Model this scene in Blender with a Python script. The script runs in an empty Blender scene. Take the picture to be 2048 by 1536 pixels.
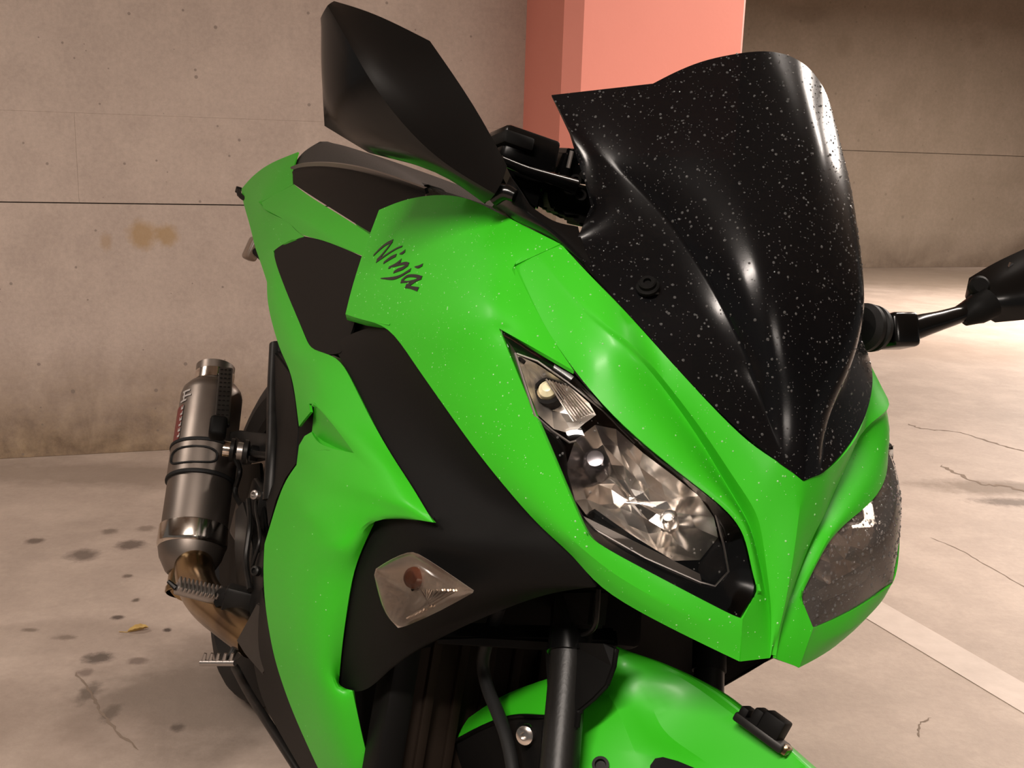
import bpy, bmesh, math, random
from mathutils import Vector, Matrix
from mathutils.bvhtree import BVHTree
random.seed(7)
C = bpy.context.collection
S = bpy.context.scene
# ---------------------------------------------------------------- camera
cam = bpy.data.cameras.new('camera')
cam.sensor_width = 36.0
cam.lens = 36.0*2134/2048
cam.clip_start = .02
cam_o = bpy.data.objects.new('camera', cam)
C.objects.link(cam_o)
cam_o.matrix_world = Matrix.Translation((0, 0, 1.093)) @ (Matrix.Rotation(math.radians(-12.78), 4, 'X') @ Matrix.Rotation(math.radians(-1.88), 4, 'Y') @ Matrix.Rotation(math.radians(90), 4, 'X'))
S.camera = cam_o
# ---------------------------------------------------------------- view, world, lamps
S.view_settings.view_transform = 'Standard'
S.view_settings.look = 'None'
S.view_settings.gamma = 1
S.view_settings.exposure = 0.0
S.view_settings.use_curve_mapping = False
w = bpy.data.worlds.new('World'); S.world = w; w.use_nodes = True
w.node_tree.nodes['Background'].inputs[0].default_value = (1, .93, .87, 1)
w.node_tree.nodes['Background'].inputs[1].default_value = .13

def area(name, loc, sx, sy, power, rot=(0, 0, 0), col=(1, .89, .80)):
    l = bpy.data.lights.new(name, 'AREA'); l.shape = 'RECTANGLE'; l.size = sx; l.size_y = sy
    l.energy = power; l.color = col
    o = bpy.data.objects.new(name, l); C.objects.link(o); o.location = loc; o.rotation_euler = rot
    return o
LAMPS = [(-.66, -.50, 2.42, .3, 102), (2.4, 2.8, 2.42, .3, 74), (1.9, -2.8, 2.42, .3, 78), (4.4, 7.0, 2.42, .3, 350), (-2.6, 1.6, 2.42, .3, 32), (1.22, 2.0, 2.42, 1.2, 24)]  # the strongest, before the far wall, is added to brighten that wall
for i, (lx, ly, lz, lr, lp) in enumerate(LAMPS):
    area('tube_light', (lx, ly, lz-.02), 1.2, .10, lp, (0, 0, lr))

# ---------------------------------------------------------------- materials
def mat(name, col, rough=.5, metal=0., coat=0., spec=.5, noise=None, bump=None, trans=0., ior=1.45, emit=None):
    m = bpy.data.materials.new(name); m.use_nodes = True
    nt = m.node_tree; b = nt.nodes['Principled BSDF']
    b.inputs['Base Color'].default_value = (*col, 1)
    b.inputs['Roughness'].default_value = rough
    b.inputs['Metallic'].default_value = metal
    b.inputs['Coat Weight'].default_value = coat
    b.inputs['Coat Roughness'].default_value = .22
    b.inputs['Specular IOR Level'].default_value = spec
    b.inputs['Transmission Weight'].default_value = trans
    b.inputs['IOR'].default_value = ior
    if emit:
        b.inputs['Emission Color'].default_value = (*emit[0], 1); b.inputs['Emission Strength'].default_value = emit[1]
    if noise or bump:
        tc = nt.nodes.new('ShaderNodeTexCoord')
    if noise:      # (scale, colour2, lo, hi)
        n = nt.nodes.new('ShaderNodeTexNoise'); n.inputs['Scale'].default_value = noise[0]; n.inputs['Detail'].default_value = 6
        nt.links.new(tc.outputs['Object'], n.inputs['Vector'])
        r = nt.nodes.new('ShaderNodeValToRGB')
        r.color_ramp.elements[0].position = noise[2]; r.color_ramp.elements[1].position = noise[3]
        r.color_ramp.elements[0].color = (*col, 1); r.color_ramp.elements[1].color = (*noise[1], 1)
        nt.links.new(n.outputs['Fac'], r.inputs[0]); nt.links.new(r.outputs[0], b.inputs['Base Color'])
    if bump:       # (scale, strength, distance)
        n2 = nt.nodes.new('ShaderNodeTexNoise'); n2.inputs['Scale'].default_value = bump[0]; n2.inputs['Detail'].default_value = 4
        nt.links.new(tc.outputs['Object'], n2.inputs['Vector'])
        bp = nt.nodes.new('ShaderNodeBump'); bp.inputs['Strength'].default_value = bump[1]; bp.inputs['Distance'].default_value = bump[2]
        nt.links.new(n2.outputs['Fac'], bp.inputs['Height']); nt.links.new(bp.outputs[0], b.inputs['Normal'])
    return m

def concrete(name, base, dark, light, stains=(), band=None, pits=1.0, rough=.85, fine=1.0, stretch=(1, 1, 1)):
    """cast concrete: blotches, fine grain, pits; stains = (centre, radii, colour, amount); band = (z0, z1, colour)"""
    m = bpy.data.materials.new(name); m.use_nodes = True
    nt = m.node_tree; N = nt.nodes; L = nt.links; b = N['Principled BSDF']
    b.inputs['Specular IOR Level'].default_value = .3
    tc = N.new('ShaderNodeTexCoord')
    mp = N.new('ShaderNodeMapping'); mp.inputs['Scale'].default_value = stretch; L.new(tc.outputs['Object'], mp.inputs['Vector'])
    co = mp.outputs['Vector']
    def noise(scale, detail=6, rough_=.6, vec=None):
        n = N.new('ShaderNodeTexNoise'); n.inputs['Scale'].default_value = scale; n.inputs['Detail'].default_value = detail; n.inputs['Roughness'].default_value = rough_
        L.new(vec or co, n.inputs['Vector']); return n.outputs['Fac']
    def ramp(f, a, c, ca=(0, 0, 0, 1), cb=(1, 1, 1, 1)):
        r = N.new('ShaderNodeValToRGB'); r.color_ramp.elements[0].position = a; r.color_ramp.elements[1].position = c
        r.color_ramp.elements[0].color = ca; r.color_ramp.elements[1].color = cb; L.new(f, r.inputs[0]); return r.outputs[0]
    def mix(f, a, c, mode='MIX'):
        x = N.new('ShaderNodeMix'); x.data_type = 'RGBA'; x.blend_type = mode
        if isinstance(f, float): x.inputs[0].default_value = f
        else: L.new(f, x.inputs[0])
        for k, v in ((6, a), (7, c)):
            if isinstance(v, tuple): x.inputs[k].default_value = v if len(v) == 4 else (*v, 1)
            else: L.new(v, x.inputs[k])
        return x.outputs[2]
    def math_(op, a, c=0.):
        x = N.new('ShaderNodeMath'); x.operation = op
        for k, v in ((0, a), (1, c)):
            if isinstance(v, (int, float)): x.inputs[k].default_value = v
            else: L.new(v, x.inputs[k])
        return x.outputs[0]
    col = mix(ramp(noise(2.1, 8, .62), .35, .68), (*dark, 1), (*base, 1))
    col = mix(ramp(noise(5.5, 8, .6), .45, .72), col, (*light, 1))
    col = mix(.22*fine, col, ramp(noise(60, 6, .75), .3, .7, (.15, .14, .13, 1), (1, 1, 1, 1)), 'MULTIPLY')
    if band:
        sp = N.new('ShaderNodeSeparateXYZ'); L.new(tc.outputs['Object'], sp.inputs[0])
        edge = math_('ADD', sp.outputs['Z'], math_('MULTIPLY', math_('SUBTRACT', noise(6, 8, .7), .5), .28))
        mr = N.new('ShaderNodeMapRange'); mr.inputs['From Min'].default_value = band[1]; mr.inputs['From Max'].default_value = band[0]
        L.new(edge, mr.inputs['Value'])
        col = mix(math_('MULTIPLY', mr.outputs[0], .8), col, mix(ramp(noise(13, 8, .7), .38, .66), (*band[2], 1), (*band[3], 1)))
    vp = None
    if pits:
        v = N.new('ShaderNodeTexVoronoi'); v.inputs['Scale'].default_value = 30; v.inputs['Randomness'].default_value = 1.0
        L.new(co, v.inputs['Vector'])
        sparse = ramp(v.outputs['Color'], .80, .84) if False else None
        rnd = N.new('ShaderNodeSeparateColor'); L.new(v.outputs['Color'], rnd.inputs[0])
        size = math_('MULTIPLY', math_('POWER', rnd.outputs[0], 6.), .24)
        vp = math_('LESS_THAN', math_('ADD', v.outputs['Distance'], math_('MULTIPLY', noise(90, 3), .05)), size)
        vp = math_('MULTIPLY', vp, .62*pits)
        col = mix(vp, col, tuple(c*.38 for c in dark))
    geo = tc.outputs['Object']
    for (cx, cy, cz), (rx, ry, rz), sc, amt in stains:
        mm = N.new('ShaderNodeMapping'); mm.vector_type = 'POINT'
        mm.inputs['Location'].default_value = (-cx/rx, -cy/ry, -cz/rz); mm.inputs['Scale'].default_value = (1/rx, 1/ry, 1/rz)
        L.new(geo, mm.inputs['Vector'])
        vl = N.new('ShaderNodeVectorMath'); vl.operation = 'LENGTH'; L.new(mm.outputs[0], vl.inputs[0])
        d = math_('ADD', vl.outputs['Value'], math_('MULTIPLY', math_('SUBTRACT', noise(1.3/max(min(rx, ry), .02), 6, .7, geo), .5), 1.3))
        f = N.new('ShaderNodeMapRange'); f.inputs['From Min'].default_value = 1.05; f.inputs['From Max'].default_value = .45
        L.new(d, f.inputs['Value'])
        col = mix(math_('MULTIPLY', f.outputs[0], amt), col, (*sc, 1))
    L.new(col, b.inputs['Base Color'])
    b.inputs['Roughness'].default_value = rough
    bp = N.new('ShaderNodeBump'); bp.inputs['Strength'].default_value = .35; bp.inputs['Distance'].default_value = .004
    L.new(noise(35, 8, .7), bp.inputs['Height']); L.new(bp.outputs[0], b.inputs['Normal'])
    return m

def thin_glass(name, tint, rough=.03, amount=1.0, film=0.):
    m = bpy.data.materials.new(name); m.use_nodes = True; nt = m.node_tree; N = nt.nodes; L = nt.links
    N.remove(N['Principled BSDF']); out = N['Material Output']
    t = N.new('ShaderNodeBsdfTransparent'); t.inputs[0].default_value = (*tint, 1)
    g = N.new('ShaderNodeBsdfGlossy'); g.inputs['Roughness'].default_value = rough
    f = N.new('ShaderNodeFresnel'); f.inputs[0].default_value = 1.5
    mu = N.new('ShaderNodeMath'); mu.operation = 'MULTIPLY'; mu.inputs[1].default_value = amount; L.new(f.outputs[0], mu.inputs[0])
    x = N.new('ShaderNodeMixShader'); L.new(mu.outputs[0], x.inputs[0]); L.new(t.outputs[0], x.inputs[1]); L.new(g.outputs[0], x.inputs[2])
    if film:      # wet, slightly dull film on the glass
        d = N.new('ShaderNodeBsdfDiffuse'); d.inputs[0].default_value = (.55, .48, .43, 1)
        y = N.new('ShaderNodeMixShader'); y.inputs[0].default_value = film; L.new(x.outputs[0], y.inputs[1]); L.new(d.outputs[0], y.inputs[2]); x = y
    L.new(x.outputs[0], out.inputs[0]); return m

def smoked(name):
    """dark smoked acrylic: gloss black that lets a little light through"""
    m = mat(name, (.0035, .0035, .004), .2, 0, .0, .32, bump=(900, .05, .0004))
    nt = m.node_tree; N = nt.nodes; L = nt.links
    t = N.new('ShaderNodeBsdfTransparent'); t.inputs[0].default_value = (.25, .24, .24, 1)
    x = N.new('ShaderNodeMixShader'); x.inputs[0].default_value = .82
    L.new(t.outputs[0], x.inputs[1]); L.new(N['Principled BSDF'].outputs[0], x.inputs[2]); L.new(x.outputs[0], N['Material Output'].inputs[0])
    return m

GREEN = mat('green paint', (.026, .365, .008), .46, 0, .1, .28, noise=(3.0, (.032, .39, .011), .35, .7))
BLACK = mat('matt black plastic', (.0042, .004, .0038), .55, spec=.09, bump=(500, .12, .0005))
GLOSS = mat('gloss black plastic', (.0025, .0025, .0025), .2, 0, .0, .42)
RUBBER = mat('black rubber', (.008, .008, .008), .6, spec=.25, bump=(200, .2, .001))
SEATV = mat('seat vinyl', (.035, .029, .025), .75, bump=(420, .9, .003))
SMOKE = smoked('smoked acrylic')
STEEL = mat('brushed steel', (.215, .183, .16), .40, .95, noise=(14, (.18, .15, .13), .4, .7))
POLISH = mat('polished steel', (.62, .56, .50), .16, 1.0, noise=(40, (.25, .16, .11), .55, .75))
GOLD = mat('heat stained steel', (.34, .235, .12), .22, 1.0, noise=(9, (.16, .11, .07), .4, .7))
DARKM = mat('dark metal', (.018, .017, .016), .42, .5, spec=.3, noise=(20, (.009, .0085, .008), .4, .6))
ALU = mat('cast aluminium', (.34, .31, .29), .35, .9)
CHROME = mat('reflector chrome', (.86, .81, .76), .2, 1.0)
BOLT = mat('bolt steel', (.62, .58, .54), .22, 1.0)
GLASS = thin_glass('clear lens', (.96, .96, .96))
GLASS2 = thin_glass('frosted lens', (.80, .76, .72), .12)
AMBER = mat('amber bulb', (.10, .034, .018), .2)
BULB = mat('bulb glass', (.75, .68, .45), .25)
DROP = mat('painted glint drop', (.80, .80, .80), .03, trans=.93, ior=1.33, spec=.8)  # whitish tint puts the glints into the drop colour
DROPG = mat('water on paint', (.40, .85, .34), .04, trans=.5, ior=1.33, spec=1.)  # half-opaque light green stands in for glints on the green panels
SEATP = mat('seat side plastic', (.0025, .0025, .0025), .42, spec=.03)
CHROME2 = mat('satin reflector', (.86, .81, .76), .42, 1.0)
MILKY = mat('frosted indicator reflector', (.66, .585, .52), .24, .8, bump=(120, .25, .002))
MIRRORG = mat('mirror glass', (.8, .8, .8), .02, 1.)
RAD = mat('radiator brown', (.012, .008, .0055), .7, .1, spec=.1)
RED = mat('red plastic', (.45, .02, .015), .4)
DECAL = mat('black decal', (.004, .004, .004), .4)
WHITEP = mat('white print', (.36, .33, .31), .5)
REDP = mat('red print', (.13, .022, .018), .5)
SMLENS = mat('smoked brown lens', (.16, .11, .08), .35)

# ---------------------------------------------------------------- mesh helpers
ROOT = None
REF = Vector((.61, .70, .97))      # a point well outside the machine on its right front side

def link(name, me, m, parent=None, smooth=True):
    o = bpy.data.objects.new(name, me); C.objects.link(o)
    if m: me.materials.append(m)
    if parent is not None: o.parent = parent
    for p in me.polygons: p.use_smooth = smooth
    return o

def empty(name, parent=None):
    o = bpy.data.objects.new(name, None); C.objects.link(o); o.empty_display_size = .05
    if parent is not None: o.parent = parent
    return o

def from_bm(name, bm, m, parent=None, smooth=True, angle=None):
    me = bpy.data.meshes.new(name); bm.to_mesh(me); bm.free()
    o = link(name, me, m, parent, smooth)
    if angle is not None and smooth:
        try: me.set_sharp_from_angle(angle=math.radians(angle))
        except Exception: pass
    return o

def mir(p): return (-p[0], p[1], p[2])

def cage(name, grids, m, parent, thick=.003, lvl=2, sharp=(), flip=None, mirrored=False, ref=REF, angle=38, weld=.0008, corner=32, crease=.9, hard=()):
    """panel from one or more grids (rows of points) : subdivision cage with creased outline, given thickness inwards"""
    if isinstance(grids[0][0][0], (int, float)): grids = [grids]
    bm = bmesh.new()
    for rows in grids:
        vs = [[bm.verts.new(mir(p) if mirrored else p) for p in r] for r in rows]
        for i in range(len(vs)-1):
            for j in range(len(vs[i])-1):
                q = [vs[i][j], vs[i][j+1], vs[i+1][j+1], vs[i+1][j]]
                try: bm.faces.new(q)
                except ValueError: pass
    bmesh.ops.remove_doubles(bm, verts=bm.verts[:], dist=weld)
    bmesh.ops.dissolve_degenerate(bm, dist=.0003, edges=bm.edges[:])
    bmesh.ops.recalc_face_normals(bm, faces=bm.faces[:])
    rf = Vector(mir(ref)) if mirrored else Vector(ref)
    sc = sum(f.normal.dot((rf-f.calc_center_median()).normalized())*f.calc_area() for f in bm.faces)
    if sc < 0: bmesh.ops.reverse_faces(bm, faces=bm.faces[:])
    cr = bm.edges.layers.float.get('crease_edge') or bm.edges.layers.float.new('crease_edge')
    cv = bm.verts.layers.float.get('crease_vert') or bm.verts.layers.float.new('crease_vert')
    sh = [[Vector(mir(p) if mirrored else p) for p in pl] for pl in sharp]
    for e in bm.edges:
        if len(e.link_faces) < 2: e[cr] = 1
        else:
            for pl in sh:
                a = [i for i, p in enumerate(pl) if (p-e.verts[0].co).length < .002]; b = [i for i, p in enumerate(pl) if (p-e.verts[1].co).length < .002]
                if a and b and abs(a[0]-b[0]) == 1: e[cr] = crease
    for v in bm.verts:
        be = [e for e in v.link_edges if len(e.link_faces) < 2]
        if len(be) == 2:
            a = be[0].other_vert(v).co-v.co; b = v.co-be[1].other_vert(v).co
            if a.length and b.length and a.angle(b) > math.radians(corner): v[cv] = 1
    for h in hard:
        for v in bm.verts:
            if (v.co-Vector(h)).length < .002: v[cv] = 1
    o = from_bm(name, bm, m, parent, True)
    if lvl:
        s = o.modifiers.new('sub', 'SUBSURF'); s.levels = lvl; s.render_levels = lvl; s.boundary_smooth = 'ALL'
    if thick:
        s = o.modifiers.new('thick', 'SOLIDIFY'); s.thickness = thick; s.offset = -1; s.use_even_offset = False
    apply(o, angle)
    return o

def apply(o, angle=38):
    dg = bpy.context.evaluated_depsgraph_get()
    me = bpy.data.meshes.new_from_object(o.evaluated_get(dg))
    old = o.data; o.modifiers.clear(); me.name = o.name; o.data = me; bpy.data.meshes.remove(old)
    for p in me.polygons: p.use_smooth = True
    me.set_sharp_from_angle(angle=math.radians(angle))

def both(name, grids, m, parent, **k):
    return cage(name, grids, m, parent, **k), cage(name, grids, m, parent, mirrored=True, **k)

def catmull(pts, n=6):
    pts = [Vector(p) for p in pts]
    if len(pts) < 3: return pts
    out = []
    P = [pts[0]*2-pts[1]]+pts+[pts[-1]*2-pts[-2]]
    for i in range(1, len(P)-2):
        p0, p1, p2, p3 = P[i-1:i+3]
        for k in range(n):
            t = k/n
            out.append(.5*((2*p1)+(p2-p0)*t+(2*p0-5*p1+4*p2-p3)*t*t+(3*p1-p0-3*p2+p3)*t**3))
    out.append(pts[-1]); return out

def tube(name, pts, r, m, parent=None, seg=12, n=6, caps=True, flat=1.0):
    """swept round bar; r one radius or one per control point"""
    P = catmull(pts, n) if n > 1 else [Vector(p) for p in pts]
    rs = [r]*len(pts) if isinstance(r, (int, float)) else list(r)
    R = []
    for i in range(len(P)):
        t = i/(len(P)-1)*(len(rs)-1); a = min(int(t), len(rs)-2) if len(rs) > 1 else 0
        R.append(rs[a]+(rs[min(a+1, len(rs)-1)]-rs[a])*(t-a))
    bm = bmesh.new(); rings = []; up = None
    for i, p in enumerate(P):
        d = (P[min(i+1, len(P)-1)]-P[max(i-1, 0)]).normalized()
        if up is None: up = d.orthogonal().normalized()
        up = (up-d*up.dot(d)).normalized(); s = d.cross(up)
        rings.append([bm.verts.new(p+(up*math.cos(a)+s*math.sin(a)*flat)*R[i]) for a in [2*math.pi*k/seg for k in range(seg)]])
    for i in range(len(rings)-1):
        for k in range(seg):
            bm.faces.new([rings[i][k], rings[i][(k+1) % seg], rings[i+1][(k+1) % seg], rings[i+1][k]])
    if caps: bm.faces.new(rings[0][::-1]); bm.faces.new(rings[-1])
    bmesh.ops.recalc_face_normals(bm, faces=bm.faces[:])
    return from_bm(name, bm, m, parent, True, 40)

def lathe(name, prof, org, axis, m, parent=None, seg=40, close=False, angle=35):
    """profile (radius, distance along axis) turned about axis"""
    o = Vector(org); d = Vector(axis).normalized(); u = d.orthogonal().normalized(); v = d.cross(u)
    bm = bmesh.new(); rings = []
    for r, h in prof:
        if r < 1e-5: rings.append([bm.verts.new(o+d*h)])
        else: rings.append([bm.verts.new(o+d*h+(u*math.cos(a)+v*math.sin(a))*r) for a in [2*math.pi*k/seg for k in range(seg)]])
    if close: rings.append(rings[0])
    for A, B in zip(rings, rings[1:]):
        for k in range(seg):
            k2 = (k+1) % seg
            if len(A) == 1 and len(B) == 1: continue
            if len(A) == 1: f = [A[0], B[k2], B[k]]
            elif len(B) == 1: f = [A[k], A[k2], B[0]]
            else: f = [A[k], A[k2], B[k2], B[k]]
            bm.faces.new(f)
    bmesh.ops.recalc_face_normals(bm, faces=bm.faces[:])
    return from_bm(name, bm, m, parent, True, angle)

def box(name, c, size, m, parent=None, ax=None, bev=.002, seg=2):
    """bevelled block; ax = (x axis, y axis) directions"""
    bm = bmesh.new(); bmesh.ops.create_cube(bm, size=1)
    for v in bm.verts: v.co = Vector((v.co.x*size[0], v.co.y*size[1], v.co.z*size[2]))
    if bev: bmesh.ops.bevel(bm, geom=bm.edges[:], offset=bev, segments=seg, affect='EDGES', profile=.5)
    if ax:
        x = Vector(ax[0]).normalized(); y = Vector(ax[1]); y = (y-x*y.dot(x)).normalized(); z = x.cross(y)
        M = Matrix((x, y, z)).transposed()
    else: M = Matrix.Identity(3)
    for v in bm.verts: v.co = M @ v.co+Vector(c)
    return from_bm(name, bm, m, parent, True, 35)

def plate(name, loop, thick, m, parent=None, bev=.0015, ref=REF, angle=30):
    """flat-ish cut plate from an outline, thickness away from ref"""
    bm = bmesh.new(); vs = [bm.verts.new(p) for p in loop]; f = bm.faces.new(vs); bm.normal_update()
    n = f.normal.copy()
    if n.dot(Vector(ref)-f.calc_center_median()) < 0: n = -n
    r = bmesh.ops.extrude_face_region(bm, geom=[f])
    for v in [g for g in r['geom'] if isinstance(g, bmesh.types.BMVert)]: v.co -= n*thick
    bmesh.ops.recalc_face_normals(bm, faces=bm.faces[:])
    if bev: bmesh.ops.bevel(bm, geom=[e for e in bm.edges if e.calc_face_angle(0) > .5], offset=bev, segments=2, affect='EDGES')
    bmesh.ops.triangulate(bm, faces=[f for f in bm.faces if len(f.verts) > 4])
    return from_bm(name, bm, m, parent, True, angle)

def drops(o, n, parent, rmin=.0006, rmax=.0016, seed=1, out=(.5, .6, .6), lim=.25, test=None, m=None):
    """rain drops standing on a surface: one mesh, too many to count"""
    rnd = random.Random(seed); me = o.data; out = Vector(out)
    tri = []; tot = 0.
    for p in me.polygons:
        if p.normal.dot(out) < lim: continue
        c = p.center
        if test and not test(c): continue
        tot += p.area; tri.append((tot, p))
    bm = bmesh.new(); import bisect
    keys = [t[0] for t in tri]
    for _ in range(n):
        p = tri[min(bisect.bisect(keys, rnd.random()*tot), len(tri)-1)][1]
        vs = [me.vertices[i].co for i in p.vertices]
        a, b = rnd.random(), rnd.random()
        if len(vs) == 4: c = (vs[0]*(1-a)+vs[1]*a)*(1-b)+(vs[3]*(1-a)+vs[2]*a)*b
        else:
            if a+b > 1: a, b = 1-a, 1-b
            c = vs[0]+(vs[1]-vs[0])*a+(vs[2]-vs[0])*b
        nn = p.normal; u = nn.orthogonal().normalized(); v = nn.cross(u)
        r = rmin+(rmax-rmin)*rnd.random()**5
        ring = [bm.verts.new(c+(u*math.cos(t)+v*math.sin(t))*r) for t in [k*math.pi/3 for k in range(6)]]
        ring2 = [bm.verts.new(c+(u*math.cos(t)+v*math.sin(t))*r*.66+nn*r*.45) for t in [k*math.pi/3 for k in range(6)]]
        top = bm.verts.new(c+nn*r*.6)
        for k in range(6):
            bm.faces.new([ring[k], ring[(k+1) % 6], ring2[(k+1) % 6], ring2[k]]); bm.faces.new([ring2[k], ring2[(k+1) % 6], top])
    d = from_bm('raindrops', bm, m or DROP, parent, True)
    d['kind'] = 'stuff'; d['label'] = 'raindrops with glints put into their colour'
    return d

def lerp(a, b, t): return tuple(x+(y-x)*t for x, y in zip(a, b))
def off(p, d): return tuple(x+y for x, y in zip(p, d))

# ================================================================= THE SETTING
WY = math.radians(18.0)
WALLX = Vector((math.cos(WY), math.sin(WY), 0)); WALLN = Vector((math.sin(WY), -math.cos(WY), 0))   # along the wall, out of the wall
def at_wall(p0, s, t=0, z=0): return Vector(p0)+WALLX*s+WALLN*t+Vector((0, 0, z))
def wall_matrix(p0): return Matrix(((WALLX.x, -WALLN.x, 0, p0[0]), (WALLX.y, -WALLN.y, 0, p0[1]), (0, 0, 1, 0), (0, 0, 0, 1)))

def slab(name, x0, x1, y0, y1, z0, z1, m, parent=None, bev=.004):
    bm = bmesh.new(); bmesh.ops.create_cube(bm, size=1)
    for v in bm.verts: v.co = Vector((x0 if v.co.x < 0 else x1, y0 if v.co.y < 0 else y1, z0 if v.co.z < 0 else z1))
    if bev: bmesh.ops.bevel(bm, geom=bm.edges[:], offset=bev, segments=1, affect='EDGES')
    return from_bm(name, bm, m, parent, False)
# left wall (the near one), its upper and lower pours and board marks are separate panels with recessed joints
W0 = (-1.45, 3.51, 0)
WALLC = concrete('wall concrete', (.545, .445, .385), (.47, .38, .328), (.575, .47, .405),
    stains=[((.212, 0, .752), (.060, .4, .055), (.36, .22, .075), .62), ((.290, 0, .750), (.042, .4, .045), (.36, .22, .07), .6), ((.095, 0, .728), (.022, .4, .035), (.36, .24, .13), .5)],
    band=(.02, .40, (.115, .068, .03), (.30, .21, .115)), pits=1.0)
wall = empty('wall_left'); wall.matrix_world = wall_matrix(W0); wall['kind'] = 'structure'
wall['label'] = 'pale bare concrete wall with pits behind the motorcycle'; wall['category'] = 'wall'
g = .0018
for (x0, x1, z0, z1, bv) in ((-4.2, 1.60, 0, .853-g, .0016), (-4.2, .0198, .853+g, 1.1389, .0004), (.0202, 1.60, .853+g, 1.1389, .0004), (-4.2, 1.60, 1.1391, 2.6, .0004)):
    slab('panel', x0, x1, 0, .2, z0, z1, WALLC, wall, bv)
slab('core', -4.2, 1.60, .15, .3, 0, 2.6, WALLC, wall, 0)
W1 = (3.85, 10.63, 0)
WALLD = concrete('far wall concrete', (.27, .215, .165), (.235, .185, .14), (.29, .23, .18),
    stains=[((1.55, 0, .17), (.40, .5, .22), (.10, .07, .05), .6), ((1.60, 0, .16), (.17, .5, .13), (.30, .21, .16), .7), ((-1.35, 0, 2.32), (.35, .5, .10), (.12, .085, .06), .35), ((.55, 0, 2.2), (.12, .5, .12), (.14, .10, .07), .3), ((-.92, 0, 2.06), (.10, .5, .12), (.15, .11, .075), .3)],
    band=(.0, .35, (.10, .07, .05), (.17, .125, .09)), pits=.5, stretch=(.45, .45, .45))
wall = empty('wall_right'); wall.matrix_world = wall_matrix(W1); wall['kind'] = 'structure'
wall['label'] = 'brownish concrete wall far across the parking bays'; wall['category'] = 'wall'
for (x0, x1, z0, z1) in ((-6, 7, 0, 1.113), (-6, 7, 1.117, 2.6)):
    slab('panel', x0, x1, 0, .2, z0, z1, WALLD, wall, .002)
slab('core', -6, 7, .15, .3, 0, 2.6, WALLD, wall, 0)
# painted column
COLP = mat('salmon paint', (.85, .305, .24), .5, noise=(2.5, (.82, .29, .225), .35, .7), bump=(60, .15, .002))
COLC = concrete('column concrete', (.46, .37, .30), (.40, .32, .26), (.50, .41, .33), pits=.4)
col = empty('column'); col.matrix_world = wall_matrix(W0); col['kind'] = 'structure'
col['label'] = 'salmon painted square column with a bare concrete foot'; col['category'] = 'column'
def colpart(name, z0, z1, m, grow=0.):
    x0, x1, y0, y1 = 1.535-grow, 2.165+grow, -.435-grow, .2
    c = .05
    pts = [(x0, y1), (x0, y0+c), (x0+c, y0), (x1-.012, y0), (x1, y0+.012), (x1, y1)]
    bm = bmesh.new(); a = [bm.verts.new((x, y, z0)) for x, y in pts]; b = [bm.verts.new((x, y, z1)) for x, y in pts]
    bm.faces.new(a[::-1]); bm.faces.new(b)
    for i in range(6): bm.faces.new([a[i], a[(i+1) % 6], b[(i+1) % 6], b[i]])
    return from_bm(name, bm, m, col, False)
colpart('painted_shaft', 1.06, 2.6, COLP, .0008); colpart('concrete_foot', 0, 1.06, COLC)
# floor
FLOORC = concrete('floor concrete', (.46, .37, .312), (.385, .31, .26), (.51, .415, .35), pits=0, rough=.62, fine=.7, stretch=(.9, .9, .9), stains=[
    ((-.45, 2.72, 0), (.42, .30, 1), (.17, .13, .105), .62), ((-.50, 1.92, 0), (.42, .27, 1), (.16, .125, .10), .72), ((-1.35, 3.30, 0), (.75, .16, 1), (.20, .155, .12), .55),  # patch around the rear wheel paints damp and the machine's shadow together
    ((-1.10, 1.75, 0), (.5, .22, 1), (.24, .18, .145), .5),
    ((-1.1119,2.6237,0.0000), (.050, .050, 1), (.085, .063, .052), .75), ((-1.0131,2.7037,0.0000), (.048, .042, 1), (.085, .063, .052), .8), ((-0.8559,2.6886,0.0000), (.032, .03, 1), (.085, .063, .052), .8),
    ((-1.2749,2.7098,0.0000), (.03, .03, 1), (.10, .075, .06), .8), ((-0.8569,2.0681,0.0000), (.036, .03, 1), (.07, .054, .045), .8), ((-0.6072,1.8084,0.0000), (.016, .018, 1), (.11, .085, .07), .9),
    ((-0.8197,1.9253,0.0000), (.024, .05, 1), (.10, .078, .062), .7), ((-0.7491,1.8536,0.0000), (.02, .04, 1), (.10, .078, .062), .7), ((-0.7706,2.0607,0.0000), (.026, .02, 1), (.16, .12, .10), .8), ((-0.8591,2.0046,0.0000), (.022, .02, 1), (.16, .12, .10), .8),
    ((-0.7549,2.2085,0.0000), (.012, .012, 1), (.06, .045, .038), .9), ((-0.8788,2.3597,0.0000), (.012, .014, 1), (.10, .075, .06), .9), ((-0.8873,2.2631,0.0000), (.018, .014, 1), (.08, .06, .05), .9), ((-0.9487,2.4982,0.0000), (.016, .014, 1), (.10, .075, .06), .8),
    ((-1.1076,2.7974,0.0000), (.028, .026, 1), (.16, .125, .10), .8), ((-1.0156,2.8296,0.0000), (.03, .03, 1), (.20, .155, .125), .8), ((-0.9634,2.1562,0.0000), (.03, .016, 1), (.20, .155, .125), .8), ((-1.0539,2.1865,0.0000), (.022, .012, 1), (.18, .14, .11), .8),
    ((1.6440,3.4713,0.0000), (.30, .10, 1), (.16, .115, .08), .75), ((1.6508,3.3171,0.0000), (.16, .05, 1), (.10, .07, .05), .8), ((2.5268,6.0835,0.0000), (.9, .5, 1), (.33, .25, .195), .5), ((3.7589,9.8005,0.0000), (1.8, 1.2, 1), (.19, .145, .105), .7)])
fl = slab('floor', -7, 12, -5, 14, -.12, 0, FLOORC, None, 0); fl['kind'] = 'structure'
fl['label'] = 'grey concrete garage floor with damp stains and cracks and a painted-in motorcycle shadow'; fl['category'] = 'floor'
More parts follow.
